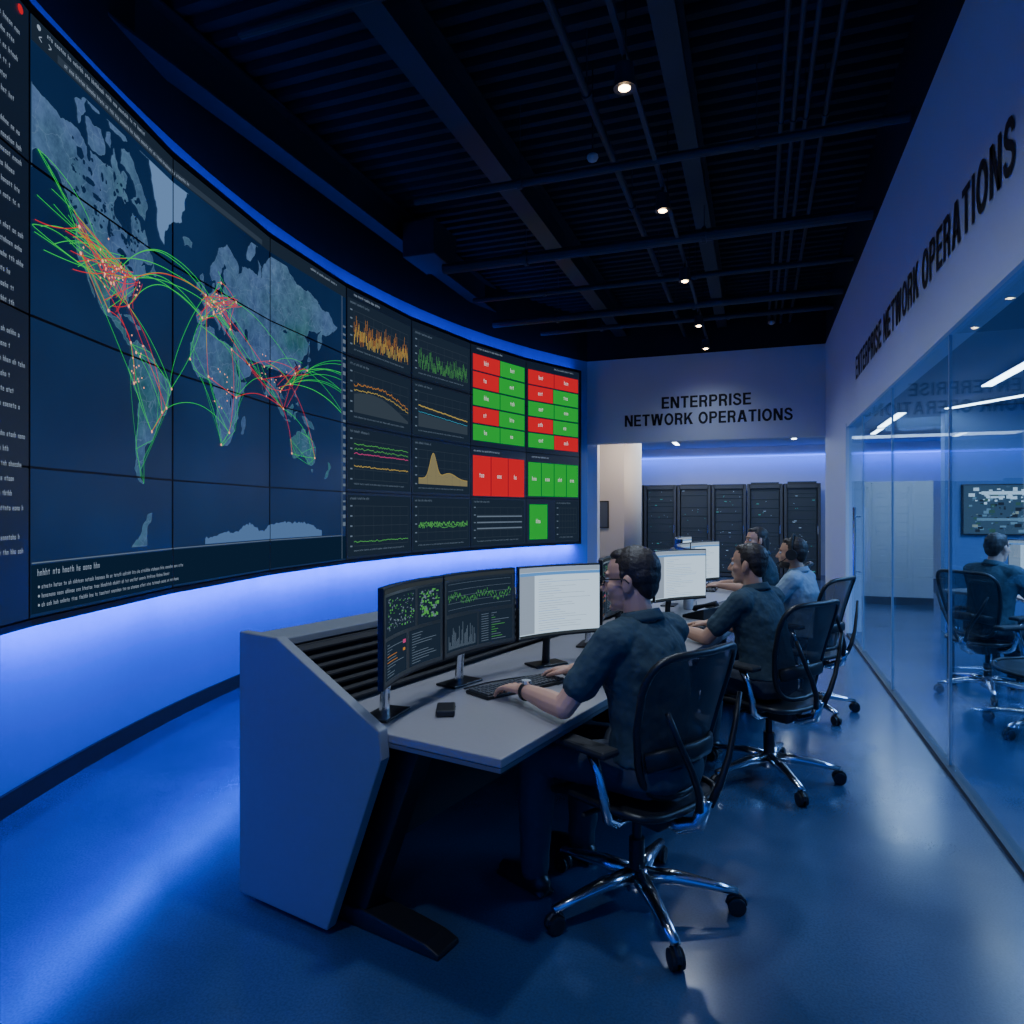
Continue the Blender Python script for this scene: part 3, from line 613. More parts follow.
g=cell(4,1); poly(g,3,lambda t:.6-.2*t+.03*rnd(),w=.014); poly(g,7,lambda t:.42-.15*t+.03*rnd()); area(g,1,lambda t:.4-.15*t)
g=cell(4,2); area(g,6,lambda t:.15+.75*math.exp(-((t-.28)/.09)**2)+.2*math.exp(-((t-.6)/.2)**2)+.03*rnd()); poly(g,3,lambda t:.17+.75*math.exp(-((t-.28)/.09)**2)+.2*math.exp(-((t-.6)/.2)**2))
g=cell(4,3); poly(g,4,lambda t:.5+.14*(rnd()-.5),n=110,w=.012); poly(g,4,lambda t:.42+.12*(rnd()-.5),n=110)
g=cell(5,3,0,.98); 
for z in (.3,.5,.7): poly(g,8,lambda t:z,n=4,w=.02)
g=cell(6,3,.5,1)
D.cm=9; D.words(5.1*CW,ZT-.06,.6,.03); D.words(6.5*CW,ZT-.06,.5,.03); D.words(3.1*CW,ZT-.06,.5,.03); D.words(5.05*CW,ZT-1.55,.6,.03); D.words(6.1*CW,ZT-1.55,.4,.03)
wall_part(B,'chart_background',[M_cell],.0025); wall_part(D,'chart_graphics',MATS,.0045,'line and bar charts on dark dashboard cells')
T=M2(); TT=M2()
def tile(c,x0,x1,z0,z1,col,n=1):
    T.cm=0 if col=='r' else 1; T.rect((c+x0)*CW+.006,z0+.006,(c+x1)*CW-.006,z1-.006)
    cx=(c+(x0+x1)/2)*CW; cz=(z0+z1)/2; h=min(.07,(z1-z0)*.4)
    TT.words(cx-h*.9,cz-h*.3,h*1.6,h)
for i in range(5):
    z1=ZT-.13-i*.255; z0=z1-.245
    for c,P in ((5,['rg','rg','gg','rg','gg']),(6,['rr','rg','gg','rg','gr'])):
        t=P[i]; tile(c,.03,.48 if i%2 else .5,z0,z1,t[0]); tile(c,.5 if not i%2 else .48,.97,z0,z1,t[1])
for j in range(3): tile(5,.03+j*.31,.03+(j+1)*.31,ZT-2.2,ZT-1.6,'r')
for j in range(4): tile(6,.03+j*.235,.03+(j+1)*.235,ZT-2.18,ZT-1.62,'g')
tile(6,.05,.38,ZT-2.88,ZT-2.3,'g')
wall_part(T,'status_tiles',[E_red,E_green],.0065,'red and green status tiles'); wall_part(TT,'tile_text',[emat('tile_white',(.8,.8,.8),1.0)],.008)

def area_l(name,loc,target,sx,sy,energy,color):
    l=bpy.data.lights.new(name,'AREA'); l.shape='RECTANGLE'; l.size=sx; l.size_y=sy; l.energy=energy; l.color=color
    o=bpy.data.objects.new(name,l); COL.objects.link(o); o.location=loc
    d=V(target)-V(loc); o.rotation_euler=d.to_track_quat('-Z','Y').to_euler(); return o
for k in range(-2,7):
    p=W(k+.5,.94,-.06); n=(W(k+.5,0,1)-W(k+.5,0,0))
    d=(W(k+.9,0,0)-W(k+.1,0,0)).normalized()
    for zz,tz,en in ((.935,0,(9,11,17,18,20,21,22,23,24)[k+2]),(ZT+.05,1,2.0)):
        l=bpy.data.lights.new('strip','AREA'); l.shape='RECTANGLE'; l.size=1.33; l.size_y=.04; l.energy=en; l.color=(.0,.07,1)
        o=bpy.data.objects.new('blue_strip_lamp',l); COL.objects.link(o)
        z=V((0,0,1)) if tz==0 else V((0,0,-1)); z=(z+n*.15).normalized(); x=d; y=z.cross(x).normalized(); x=y.cross(z)
        o.matrix_world=Matrix.Translation(V((p.x,p.y,zz)))@Matrix((x,y,z)).transposed().to_4x4()

# ------------------------------------------------------------------ console
FP=[V(p+(0,)) for p in ((-.735,1.95),(-.60,2.6),(-.43,3.4),(-.25,4.15),(-.12,4.9),(-.03,5.5),(-.06,6.1),(-.18,6.9),(-.36,7.7))]
NP=[]
for i in range(len(FP)):
    t=(FP[min(i+1,len(FP)-1)]-FP[max(i-1,0)]).normalized(); NP.append(V((-t.y,t.x,0)))
def CP(i,off,z): p=FP[i]+NP[i]*off; return V((p.x,p.y,z))
def sweep(prof):
    mb=MB(); mb.rings([[CP(i,o_,z) for o_,z in prof] for i in range(len(FP))]); return mb
con=root('console_desk','long curved grey operator console with angled end panel','desk',(0,0,0))
part(sweep([(0,.715),(0,.745),(.86,.745),(.86,.715)]),'worktop',M_top,con,.004,label='grey-beige laminate worktop')
part(sweep([(.002,.70),(.002,.714),(.82,.714),(.82,.70)]),'worktop_underside',M_edge,con)
part(sweep([(1.12,.02),(1.17,.02),(1.17,1.02),(.97,1.02),(.97,.99),(1.12,.99)]),'rear_cabinet',M_grey,con,.004)
mb=sweep([(.955,.985),(.84,.745),(.87,.735),(.985,.985)])
for j in range(7):
    t=(j+.5)/7; o_=.84+(.955-.84)*t; z=.75+.235*t
    mb.rings([[CP(i,o_-.028,z-.003),CP(i,o_-.028,z+.004),CP(i,o_+.01,z+.014),CP(i,o_+.01,z+.007)] for i in range(len(FP))])
part(mb,'vent_louver',M_black2,con)
part(sweep([(.80,.12),(.83,.12),(.83,.70),(.80,.70)]),'modesty_panel',M_black2,con)
def endp(i,sgn,prof=((1.18,.02),(1.18,1.035),(.965,1.03),(.455,.765),(.445,.67),(.70,.02))):
    t=V((NP[i].y,-NP[i].x,0))*sgn; mb=MB(); mb.prism([CP(i,o_,z) for o_,z in prof],None,t*.045); return mb
part(endp(0,-1),'end_panel',M_grey,con,.005,label='pale grey faceted end panel')
part(endp(len(FP)-1,1),'end_panel',M_grey,con,.005,label='pale grey faceted end panel')
for i,sh in ((0,.06),(3,0),(5,0),(8,-.1)):
    t=V((NP[i].y,-NP[i].x,0)); mb=MB(); w=t*.10; s0=t*sh
    mb.prism([CP(i,o_,z)+s0 for o_,z in ((.36,.70),(.60,.70),(.80,.05),(.62,.05))],None,w)
    mb.prism([CP(i,o_,z)+s0-t*.01 for o_,z in ((.28,0),(.28,.02),(.34,.04),(.62,.07),(.85,.07),(.85,0))],None,w*1.2)
    part(mb,'leg',M_black,con,.006,label='black slanted metal leg')

# ------------------------------------------------------------------ monitors
MW,MH=.485,.345
def mon_sheet(y,z,off=0): return (.030*(y/(MW/2))**2+off,y,z)
def make_monitor(kind,loc,rz,label,stand=.155,group='console monitors'):
    r=root('monitor',label,'monitor',loc,rz,group=group); Z0=stand
    mb=MB(); n=12; rings=[]
    for i in range(n+1):
        y=-MW/2+MW*i/n; x=mon_sheet(y,0)[0]
        rings.append([(x-.022,y,Z0),(x,y,Z0),(x,y,Z0+MH),(x-.022,y,Z0+MH)])
    mb.rings([[V(p) for p in q] for q in rings]); part(mb,'bezel',M_black,r,.003)
    mb=MB(); mb.box((-.035,0,Z0+MH/2),(.05,.2,.16)); part(mb,'back_housing',M_black,r,.012)
    mb=MB(); mb.tube([(-.10,0,.010),(-.095,0,.1),(-.07,0,Z0+MH*.4),(-.05,0,Z0+MH*.5)],[.020,.018,.018,.018],12); part(mb,'neck',M_chrome if kind!='doc' else M_black,r)
    mb=MB(); mb.box((-.095,0,.005),(.11,.19,.010)); part(mb,'foot',M_black,r,.003)
    mats=[E_darkscr,E_panelscr,E_lgreen,E_textd,E_orange,E_whitescr,E_docline,E_docblue,E_pink,M_cell,E_text]
    S=MB()
    def rc(y0,z0,y1,z1,m,off):
        S.cm=m; a=-MW/2+.008+(MW-.016)*y0; b=-MW/2+.008+(MW-.016)*y1; c=Z0+.01+(MH-.018)*z0; d=Z0+.01+(MH-.018)*z1
        k=max(1,int((b-a)/.03)); vs=[];fs=[]
        for i in range(k+1):
            y=a+(b-a)*i/k; vs += [mon_sheet(y,c,off),mon_sheet(y,d,off)]
        for i in range(k): fs.append((2*i,2*i+2,2*i+3,2*i+1))
        S.add(vs,fs)
    bg=5 if kind=='doc' else 0; rc(0,0,1,1,bg,.0018); part(S,'screen',mats,r); S=MB()
    if kind=='map':
        rc(0,.95,1,1,1,.003); rc(.03,.5,.6,.92,9,.003); rc(.64,.5,.97,.92,9,.003); rc(.03,.05,.45,.46,9,.003); rc(.5,.05,.97,.46,9,.003)
        for i in range(130): y=.06+.5*rnd(); z=.55+.33*rnd(); rc(y,z,y+.02*rnd()+.004,z+.02*rnd()+.004,random.choice((2,3,3)),.004)
        for i in range(110): y=.66+.27*rnd(); z=.55+.33*rnd(); rc(y,z,y+.03*rnd()+.005,z+.03*rnd()+.006,random.choice((2,2,3)),.004)
        for i in range(12): rc(.06,.08+i*.03,.06+.3*rnd()+.05,.086+i*.03,random.choice((3,3,3,4)),.004)
        for i in range(12): rc(.54,.08+i*.03,.54+.35*rnd()+.03,.086+i*.03,3,.004)
        rc(.38,.36,.43,.40,8,.0045); rc(.38,.28,.42,.31,4,.0045)
    elif kind=='chart':
        rc(0,.95,1,1,1,.003); rc(.03,.52,.97,.92,9,.003); rc(.03,.05,.5,.47,9,.003); rc(.53,.05,.97,.47,9,.003)
        for i in range(110): h=.64+.09*rnd()+.04*math.sin(i*.12); rc(.05+i*.0082,h,.05+i*.0082+.005,h+.03,2,.004)
        for i in range(5): rc(.05,.57+i*.08,.95,.573+i*.08,3,.0035)
        for i in range(30): rc(.06+i*.014,.08,.06+i*.014+.005,.1+.3*rnd(),3,.004)
        for i in range(12): rc(.56,.08+i*.032,.56+.1,.086+i*.032,3,.004); rc(.7,.08+i*.032,.7+.22*rnd()+.02,.086+i*.032,random.choice((3,2)),.004)
    elif kind=='doc':
        rc(0,.93,1,1,6,.003); rc(0,.88,1,.925,7,.003); rc(0,.05,.2,.88,10,.0025)
        for i in range(22): rc(.03,.08+i*.035,.03+.12*rnd()+.02,.085+i*.035,6,.0035)
        for i in range(22): rc(.25,.08+i*.035,.25+.5*rnd()+.15,.085+i*.035,10 if i%4 else 7,.0035)
        rc(0,0,1,.04,1,.003)
    if S.v: part(S,'displayed_window',mats,r)
    return r
def LP(P,phi,f,l):
    F=V((math.cos(phi),math.sin(phi))); L=V((-F.y,F.x)); return (P[0]+F.x*f+L.x*l, P[1]+F.y*f+L.y*l)
st=[((-.38,2.58),math.radians(150),.0),((.04,4.13),math.radians(150),.02),((.30,5.62),math.radians(163),.10),((.12,6.95),math.radians(178),.1)]
spots=[((.395,.905),(.645,.495),'map','black monitor showing dark map dashboard with green patches'),((.655,.485),(.765,.01),'chart','black monitor showing dark green line charts and tables'),((.768,-.002),(.694,-.50),'doc','black monitor showing a white document window')]
for si,(P,ph,ex) in enumerate(st):
    for j,(a,b,k,lab) in enumerate(spots):
        if si==3 and j==0: continue
        A=LP(P,ph,a[0]+ex,a[1]); Bq=LP(P,ph,b[0]+ex,b[1]); c=((A[0]+Bq[0])/2,(A[1]+Bq[1])/2)
        d=V((Bq[0]-A[0],Bq[1]-A[1])); nrm=math.atan2(d.y,d.x)-math.pi/2
        dk_='doc' if (si in(1,2) and j>0) else k
        make_monitor(dk_,(c[0]-.024*math.cos(nrm),c[1]-.024*math.sin(nrm),.746),nrm,spots[2][3] if dk_=='doc' else lab)
# ------------------------------------------------------------------ keyboards / mice / phone
M_key=mat('keycap',(.085,.088,.095),.5)
def keyboard(loc,rz,lab='slim black full-size keyboard on the worktop'):
    r=root('keyboard',lab,'keyboard',loc,rz,group='keyboards')
    part(MB().box((0,0,.007),(.15,.45,.014)),'body',M_black,r,.004)
    mb=MB()
    for i in range(5):
        for j in range(20):
            if i==0 and 4<j<10: continue
            mb.box((-.055+i*.027,-.207+j*.0217,.017),(.020,.0165,.008))
    mb.box((-.055,-.207+7*.0217,.017),(.020,.105,.008))
    part(mb,'key_set',M_key,r,.0015); return r
def mouse(loc,rz):
    r=root('computer_mouse','small black computer mouse','mouse',loc,rz,group='mice')
    mb=MB(); mb.ell((0,0,.008),(.055,.031,.026)); 
    for i,v in enumerate(mb.v): mb.v[i]=(v[0],v[1],max(0,v[2]))
    part(mb,'body',M_black,r,smooth=True); part(MB().cyl((.028,-.004,.03),(.028,.004,.03),.008,n=12),'scroll_wheel',M_black2,r); return r
for i,(P,ph,ex) in enumerate(st):
    c=LP(P,ph,.60 if i==0 else .555,.13 if i==0 else .05); keyboard((c[0],c[1],.746),ph+math.pi)
    c=LP(P,ph,.60 if i==0 else .57,-.20 if i==0 else -.30); mouse((c[0],c[1],.746),ph)
def phone(loc,rz):
    r=root('desk_phone','black desk telephone with handset','telephone',loc,rz,group='desk phones')
    mb=MB(); mb.prism([(-.09,-.09,0),(.09,-.09,0),(.09,-.09,.02),(-.09,-.09,.075)],None,(0,.18,0)); part(mb,'base',M_black,r,.004)
    mb=MB(); mb.tube([(-.095,-.06,.085),(-.09,-.06,.105),(0,-.06,.08),(.085,-.06,.055),(.09,-.06,.035)],[.02,.02,.014,.02,.02],10); part(mb,'handset',M_black2,r,smooth=True)
    mb=MB()
    for a in range(4):
        for b in range(3): mb.box((-.03+.027*a,.0+.025*b,.052-.0082*a),(.018,.018,.012))
    part(mb,'keypad',mat('phone_key',(.1,.11,.12),.5),r); return r
phone((-.52,3.62,.746),2.4); phone((-.38,5.05,.746),2.6)
r=root('docking_hub','small flat black hub beside the monitor foot','hub',(-1.10,2.33,.746),.4)
part(MB().box((0,0,.012),(.07,.12,.024)),'body',M_black,r,.006); part(MB().box((.036,0,.012),(.002,.06,.01)),'port_strip',M_chrome,r)
mb=MB(); mb.tube([(-1.17,2.66,.7505),(-1.12,2.78,.7505),(-1.05,2.88,.7505),(-.97,2.97,.7505),(-.88,3.07,.7505),(-.80,3.15,.7505),(-.76,3.22,.7505),(-.78,3.30,.7505)],.0035,8)
meta(part(mb,'cable',M_black,smooth=True),'thin black cable lying on the worktop','cable')
def mug(loc):
    r=root('mug','small white coffee mug on the worktop','mug',loc)
    part(MB().tube([(0,0,0),(0,0,.003),(0,0,.09),(0,0,.09),(0,0,.01)],[.035,.038,.04,.036,.033],24),'body',mat('ceramic',(.6,.6,.6),.2),r,smooth=False)
    part(MB().tube([(.036,0,.07),(.06,0,.065),(.063,0,.04),(.038,0,.022)],.005,8),'handle',mat('ceramic2',(.6,.6,.6),.2),r)
mug((-.50,5.45,.746))

# ------------------------------------------------------------------ chair
def bk(s,t):
    w=.165+.090*math.sin(min(1,t/.85)*math.pi/2); 
    return V((-.215-.11*t+.021*math.sin(t*math.pi)+.055*s*s, s*w, .50+.52*t))
def st_(s,t):
    w=.235+.02*t; z=.462-.018*(1-s*s)-.035*max(0,(t-.72)/.28)**2
    return V((-.23+.48*t, s*w, z))
def sup(th,e): c=math.cos(th); s=math.sin(th); return (math.copysign(abs(c)**e,c),math.copysign(abs(s)**e,s))
def make_chair(loc,rz,label):
    r=root('office_chair',label,'chair',loc,rz,group='ergonomic office chairs')
    for nm,fn,e,rf in (('backrest',bk,.36,.014),('seat',st_,.36,.014)):
        n=48; border=[]
        for i in range(n):
            a,b=sup(2*math.pi*i/n,e); border.append((a,.5+.5*b))
        mb=MB(); vs=[fn(0,.5)]; fs=[]
        for q in range(1,6):
            for (a,b) in border: vs.append(fn(a*q/5,.5+(b-.5)*q/5))
        for i in range(n): fs.append((0,1+i,1+(i+1)%n))
        for q in range(4):
            for i in range(n): fs.append((1+q*n+i,1+(q+1)*n+i,1+(q+1)*n+(i+1)%n,1+q*n+(i+1)%n))
        mb.add(vs,fs); pp=part(mb,nm,M_net,r,smooth=True,label='dark woven mesh panel')
        mb=MB(); mb.tube([fn(a,b) for a,b in border],rf,10,closed=True); part(mb,nm+'_frame',M_black,pp,smooth=True)
    mb=MB(); mb.tube([bk(-.92,.27)+V((-.012,0,0)),bk(-.5,.3)+V((-.03,0,0)),bk(0,.31)+V((-.035,0,0)),bk(.5,.3)+V((-.03,0,0)),bk(.92,.27)+V((-.012,0,0))],.012,10,flat=2.8); part(mb,'lumbar_support',M_black,r,smooth=True)
    for s in (-1,1):
        mb=MB(); mb.tube([(-.30,s*.03,.47),(-.32,s*.06,.54),(-.325,s*.11,.63),(-.315,s*.17,.74),(-.305,s*.215,.84)],[.015,.014,.012,.011,.009],10); part(mb,'back_strut',M_black,r,smooth=True)
    mb=MB(); mb.tube([(-.08,0,.385),(-.20,0,.375),(-.275,0,.41),(-.305,0,.50)],[.032,.030,.028,.022],12); part(mb,'spine_bracket',M_chrome,r,smooth=True)
    mb=MB(); mb.box((-.02,0,.385),(.28,.15,.065)); mb.box((-.02,0,.43),(.16,.42,.02)); mb.cyl((.06,-.24,.39),(.06,.24,.39),.010); part(mb,'tilt_mechanism',M_black2,r,.012)
    for s in (-1,1):
        a=root('armrest','','',(0,0,0)); a.parent=r; del a['label']; del a['category']
        mb=MB(); mb.box((.0,s*.285,.672),(.25,.085,.03)); part(mb,'arm_pad',M_black2,a,.012)
        mb=MB(); mb.tube([(-.06,s*.12,.395),(-.07,s*.20,.40),(-.08,s*.255,.43),(-.085,s*.278,.50),(-.065,s*.285,.59),(-.03,s*.285,.658)],[.020,.020,.019,.018,.016,.020],12); part(mb,'arm_support',M_chrome,a,smooth=True)
    mb=MB(); mb.cyl((0,0,.12),(0,0,.26),.03,n=20); mb.cyl((0,0,.26),(0,0,.37),.018,n=20); part(mb,'gas_cylinder',M_black,r)
    mb=MB(); mb.tube([(0,0,.06),(0,0,.075),(0,0,.140),(0,0,.150)],[.03,.052,.047,.035],20)
    for k in range(5):
        an=math.radians(-60.6+72*k)-math.radians(150); c,s=math.cos(an),math.sin(an)
        mb.tube([(c*.03,s*.03,.122),(c*.15,s*.15,.120),(c*.28,s*.28,.100),(c*.370,s*.370,.085)],[.036,.031,.023,.017],10,flat=.8)
    part(mb,'star_base',M_chrome,r,smooth=True)
    for k in range(5):
        an=math.radians(-60.6+72*k)-math.radians(150); c,s=math.cos(an),math.sin(an); P=V((c*.365,s*.365,0)); T=V((-s,c,0))
        mb=MB(); mb.cyl(P+V((0,0,.04)),P+V((0,0,.085)),.009,n=10); 
        for q in (-1,1): 
            cc=P+V((0,0,.033))+T*.014*q; mb.tube([cc-T*.010,cc-T*.008,cc+T*.008,cc+T*.010],[.026,.033,.033,.026],20)
        mb.tube([P+V((c*.030*math.cos(t_),s*.030*math.cos(t_),.036+.032*math.sin(t_))) for t_ in (0,.6,1.2,1.8,2.4,3.1)],.012,8)
        part(mb,'caster',M_black,r)
    return r
lab='black mesh office chair with polished star base'
ch1=make_chair((-.43,2.61,0),math.radians(150),lab)
def off(P,ph,f,l=0): q=LP(P,ph,f,l); return (q[0],q[1],0)
copy_thing(ch1,off(st[1][0],math.radians(145),-.03),math.radians(145))
copy_thing(ch1,off(st[2][0],math.radians(152),-.04),math.radians(152))
copy_thing(ch1,off(st[3][0],math.radians(175),-.04),math.radians(175))
L2='dark mesh office chair in the glazed room'
copy_thing(ch1,(1.78,6.58,0),math.radians(40),L2+', occupied'); copy_thing(ch1,(1.86,5.55,0),math.radians(-150),L2+', empty')

# ------------------------------------------------------------------ people
cl=bpy.data.textures.new('cloth_folds','CLOUDS'); cl.noise_scale=.06
def remesh(mb,name,m,vox,sm=6,disp=0):
    me=mb.mesh(name,m,True); fixn(me); o=bpy.data.objects.new('tmp',me); COL.objects.link(o)
    r=o.modifiers.new('r','REMESH'); r.mode='VOXEL'; r.voxel_size=vox; r.use_smooth_shade=True
    s=o.modifiers.new('s','SMOOTH'); s.iterations=sm; s.factor=.5
    if disp:
        d=o.modifiers.new('d','DISPLACE'); d.texture=cl; d.strength=disp; d.mid_level=.5
    bpy.context.view_layer.update()
    n=bpy.data.meshes.new_from_object(o.evaluated_get(bpy.context.evaluated_depsgraph_get())); n.name=name
    bpy.data.objects.remove(o); n.materials.clear(); n.materials.append(m)
    for p in n.polygons: p.use_smooth=True; p.material_index=0
    return n
def ik(S_,Wr,a,b,pole):
    d=Wr-S_; L=d.length
    if L>a+b-.004: Wr=S_+d*((a+b-.004)/L); d=Wr-S_; L=d.length
    d=d/L; x=(a*a-b*b+L*L)/(2*L); h=math.sqrt(max(0,a*a-x*x)); p=(pole-d*pole.dot(d)).normalized(); return S_+d*x+p*h, Wr
def hand(mb,Wp,d,l,bend=1):
    up=V((0,0,1)); up=(up-d*up.dot(d)).normalized()
    offs=(.030,.010,-.010,-.029); kl=(.086,.090,.086,.077); fl=(.042,.047,.043,.034)
    for i in range(4):
        K=Wp+d*kl[i]+l*offs[i]; mb.cap(Wp+l*offs[i]*.55+d*.008,K,.0145,.0108)
        dd=(d+l*offs[i]*3).normalized(); q=K
        for ln,an,r1,r2 in ((fl[i],18,.0095,.0085),(fl[i]*.62,42,.0085,.0078),(fl[i]*.5,62,.0078,.0068)):
            a=math.radians(an*bend); e=q+(dd*math.cos(a)-up*math.sin(a))*ln; mb.cap(q,e,r1,r2,10); q=e
    t0=Wp+d*.022+l*.018; t1=t0+(d*.55+l*.6-up*.15).normalized()*.045; t2=t1+(d*.95+l*.15-up*.2).normalized()*.03; t3=t2+(d*.9-up*.35).normalized()*.022
    mb.cap(t0,t1,.0155,.0115); mb.cap(t1,t2,.0112,.0095); mb.cap(t2,t3,.0095,.008)
def person(P,ph,label,lh,rh,shirt,skin,hair,sc=1.03,head_yaw=0,head_pitch=0,lean=.05,vox=.0055,glasses=False,headset=False,beard=False,longhair=False,watch=False,feet=((.50,.13),(.46,-.13))):
    r=root('person',label,'person',(P[0],P[1],0),ph,sc)
    sp=[(.485,.00,.10,.150),(.53,-.01,.135,.185),(.60,-.01,.135,.18),(.70,.00,.118,.16),(.82,lean*.4,.118,.165),(.93,lean*.8,.125,.185),(1.00,lean,.112,.185),(1.05,lean,.085,.15),(1.085,lean,.062,.085),(1.11,lean+.004,.052,.056)]
    def torso(mb,inf,z0=0,z1=9):
        R=[]
        for z,x,rx,ry in sp:
            if z<z0 or z>z1: continue
            R.append([V((x+(rx+inf)*math.cos(2*math.pi*k/24),(ry+inf)*math.copysign(abs(math.sin(2*math.pi*k/24))**.85,math.sin(2*math.pi*k/24)),z)) for k in range(24)])
        mb.rings(R)
    sh={1:V((lean-.01,.185,1.025)),-1:V((lean-.01,-.185,1.025))}
    el={};wr={}
    for s,h in ((1,lh),(-1,rh)):
        el[s],wr[s]=ik(sh[s],V(h),.285,.265,V((-.35,s*.55,-.8)))
    kn={};an={}
    for s,f in zip((1,-1),feet):
        hip=V((0,s*.095,.555)); a=V((f[0],f[1],.085)); kn[s],an[s]=ik(hip,a,.44,.44,V((.6,s*.05,1)))
    def arms(mb,inf):
        for s in (1,-1):
            mb.ell(sh[s]+V((0,-s*.012,-.004)),(.056+inf,.058+inf,.054+inf)); mb.cap(sh[s]+V((0,-s*.08,.006)),sh[s],.046+inf,.050+inf)
            mb.cap(sh[s],el[s],.050+inf,.041+inf)
            mb.cap(el[s],el[s].lerp(wr[s],.35),.042+inf,.042+inf); mb.cap(el[s].lerp(wr[s],.35),wr[s],.042+inf,.026+inf)
    def legs(mb,inf,low=0):
        for s in (1,-1):
            hip=V((0,s*.095,.565)); mb.cap(hip,kn[s],.082+inf,.058+inf); 
            mid=kn[s].lerp(an[s],.35); mb.cap(kn[s],mid,.057+inf,.056+inf+low); mb.cap(mid,an[s],.055+inf+low,.038+inf+low)
    HC=V((lean+.045,0,1.225)); HM=Matrix.Translation(HC)@Matrix.Rotation(head_yaw,4,'Z')@Matrix.Rotation(head_pitch,4,'Y')
    b=MB(); torso(b,0); arms(b,0); legs(b,0)
    for s in (1,-1):
        d=(wr[s]-el[s]); d.z*=.35; d.normalize(); d.z-=.06; d.normalize()
        mix=V((1,0,d.z)); d=(d*.6+mix*.4).normalized()
        lat=V((0,0,1)).cross(d).normalized()*(-s)
        hand(b,wr[s],d,lat)
        b.cap(an[s]+V((0,0,-.03)),an[s]+V((.13,0,-.055)),.035,.028)
    b.cap((lean,0,1.06),HC+V((-.02,0,-.05)),.056,.054)
    n0=len(b.v)
    b.ell((-.01,0,.035),(.098,.076,.09)); b.ell((.03,0,-.02),(.064,.062,.086)); b.ell((.035,0,-.072),(.052,.05,.042)); b.ell((.073,0,-.098),(.02,.022,.016))
    b.cap((.090,0,.018),(.114,0,-.026),.008,.0125,10); b.ell((.098,0,-.032),(.014,.018,.009)); b.ell((.079,0,.032),(.018,.048,.011)); b.ell((.089,0,-.055),(.012,.025,.007)); b.ell((.086,0,-.067),(.012,.022,.007))
    for s in (1,-1): b.ell((-.008,s*.078,-.008),(.021,.009,.033),Matrix.Rotation(-.2,3,'Y')); b.ell((.055,s*.038,-.02),(.03,.025,.025))
    b.xf(HM,n0)
    part(remesh(b,'body',skin,vox,2),'body',None,r,label='bare face, forearms and hands')
    h=MB(); h.ell((-.024,0,.048),(.096,.081,.086)); h.ell((-.062,0,-.010),(.044,.066,.064)); h.ell((-.05,0,.02),(.066,.080,.066)); h.ell((.026,.0,.098),(.046,.054,.026))
    for s in (1,-1): h.cap((.010,s*.073,.03),(.010,s*.071,-.008),.010,.005,8)
    if longhair: h.cap((-.05,0,0),(-.07,0,-.16),.075,.06); h.cap((-.03,.06,0),(-.04,.065,-.15),.03,.025); h.cap((-.03,-.06,0),(-.04,-.065,-.15),.03,.025)
    h.xf(HM); part(remesh(h,'hair',hair,.004,2,.003),'hair',None,r,label='short dark hair' if not longhair else 'long dark hair')
    if beard:
        h=MB(); h.ell((.037,0,-.076),(.057,.055,.043)); h.ell((.078,0,-.1),(.022,.024,.018)); h.xf(HM); part(remesh(h,'beard',hair,.005,2),'beard',None,r)
    for s in (1,-1):
        e=MB(); e.ell((.0795,s*.031,.008),(.012,.014,.0095),n=12,m=8); e.xf(HM); part(e,'eye',M_eye,r,smooth=True)
        e=MB(); e.ell((.0895,s*.031,.008),(.004,.006,.006),n=10,m=6); e.xf(HM); part(e,'iris',M_black,r,smooth=True)
        e=MB(); e.cap((.097,s*.014,.037),(.083,s*.05,.036),.0045,.0035,8); e.xf(HM); part(e,'eyebrow',hair,r,smooth=True)
    c=MB(); torso(c,.015,.55,1.09); 
    for s in (1,-1):
        c.ell(sh[s]+V((0,-s*.012,0)),(.074,.074,.070)); c.cap(sh[s]+V((0,-s*.12,.022)),sh[s]+V((0,-s*.02,.004)),.060,.068)
        e=sh[s].lerp(el[s],.62); c.cap(sh[s],e,.067,.062); c.cap(sh[s].lerp(el[s],.58),sh[s].lerp(el[s],.66),.064,.064)
    part(remesh(c,'shirt',shirt,.006,4,.016),'shirt',None,r,label='short-sleeved shirt')
    c=MB()
    c.rings([[V((lean+rr*math.cos(a)+dx,rr*math.sin(a),1.0+zz-.016*math.cos(a))) for a in [2*math.pi*i/24 for i in range(24)]] for rr,zz,dx in ((.090,.078,.0),(.084,.092,0),(.074,.108,.0),(.069,.118,.0),(.063,.116,.0),(.060,.085,.0))])
    part(c,'collar',shirt,r,smooth=True)
    c=MB(); torso(c,.012,.48,.62); legs(c,.012,low=.006)
    part(remesh(c,'trousers',M_trouser,.008,5,.012),'trousers',None,r)
    for s in (1,-1):
        c=MB(); a=an[s]; c.cap(a+V((-.035,0,-.045)),a+V((.10,0,-.052)),.040,.042); c.cap(a+V((.10,0,-.052)),a+V((.165,0,-.056)),.042,.034); c.cap(a+V((-.01,0,-.03)),a+V((-.005,0,.02)),.046,.045)
        c.box(a+V((.06,0,-.077)),(.26,.078,.014))
        for i,v in enumerate(c.v): c.v[i]=(v[0],v[1],max(.003/sc,v[2]))
        part(remesh(c,'shoe',M_shoe,.006,3),'shoe',None,r)
    if glasses:
        g=MB()
        for s in (1,-1):
            g.tube([(.106-.006*abs(math.cos(a)),s*.032+.023*math.cos(a),.006+.017*math.sin(a)) for a in [2*math.pi*i/18 for i in range(18)]],.0026,6,closed=True)
            g.tube([(.098,s*.056,.012),(.05,s*.080,.014),(-.005,s*.086,.012),(-.02,s*.085,-.004)],.0026,6)
        g.tube([(.108,-.010,.010),(.110,0,.013),(.108,.010,.010)],.0024,6); g.xf(HM); part(g,'glasses',M_black,r,smooth=True,label='thin dark-rimmed glasses')
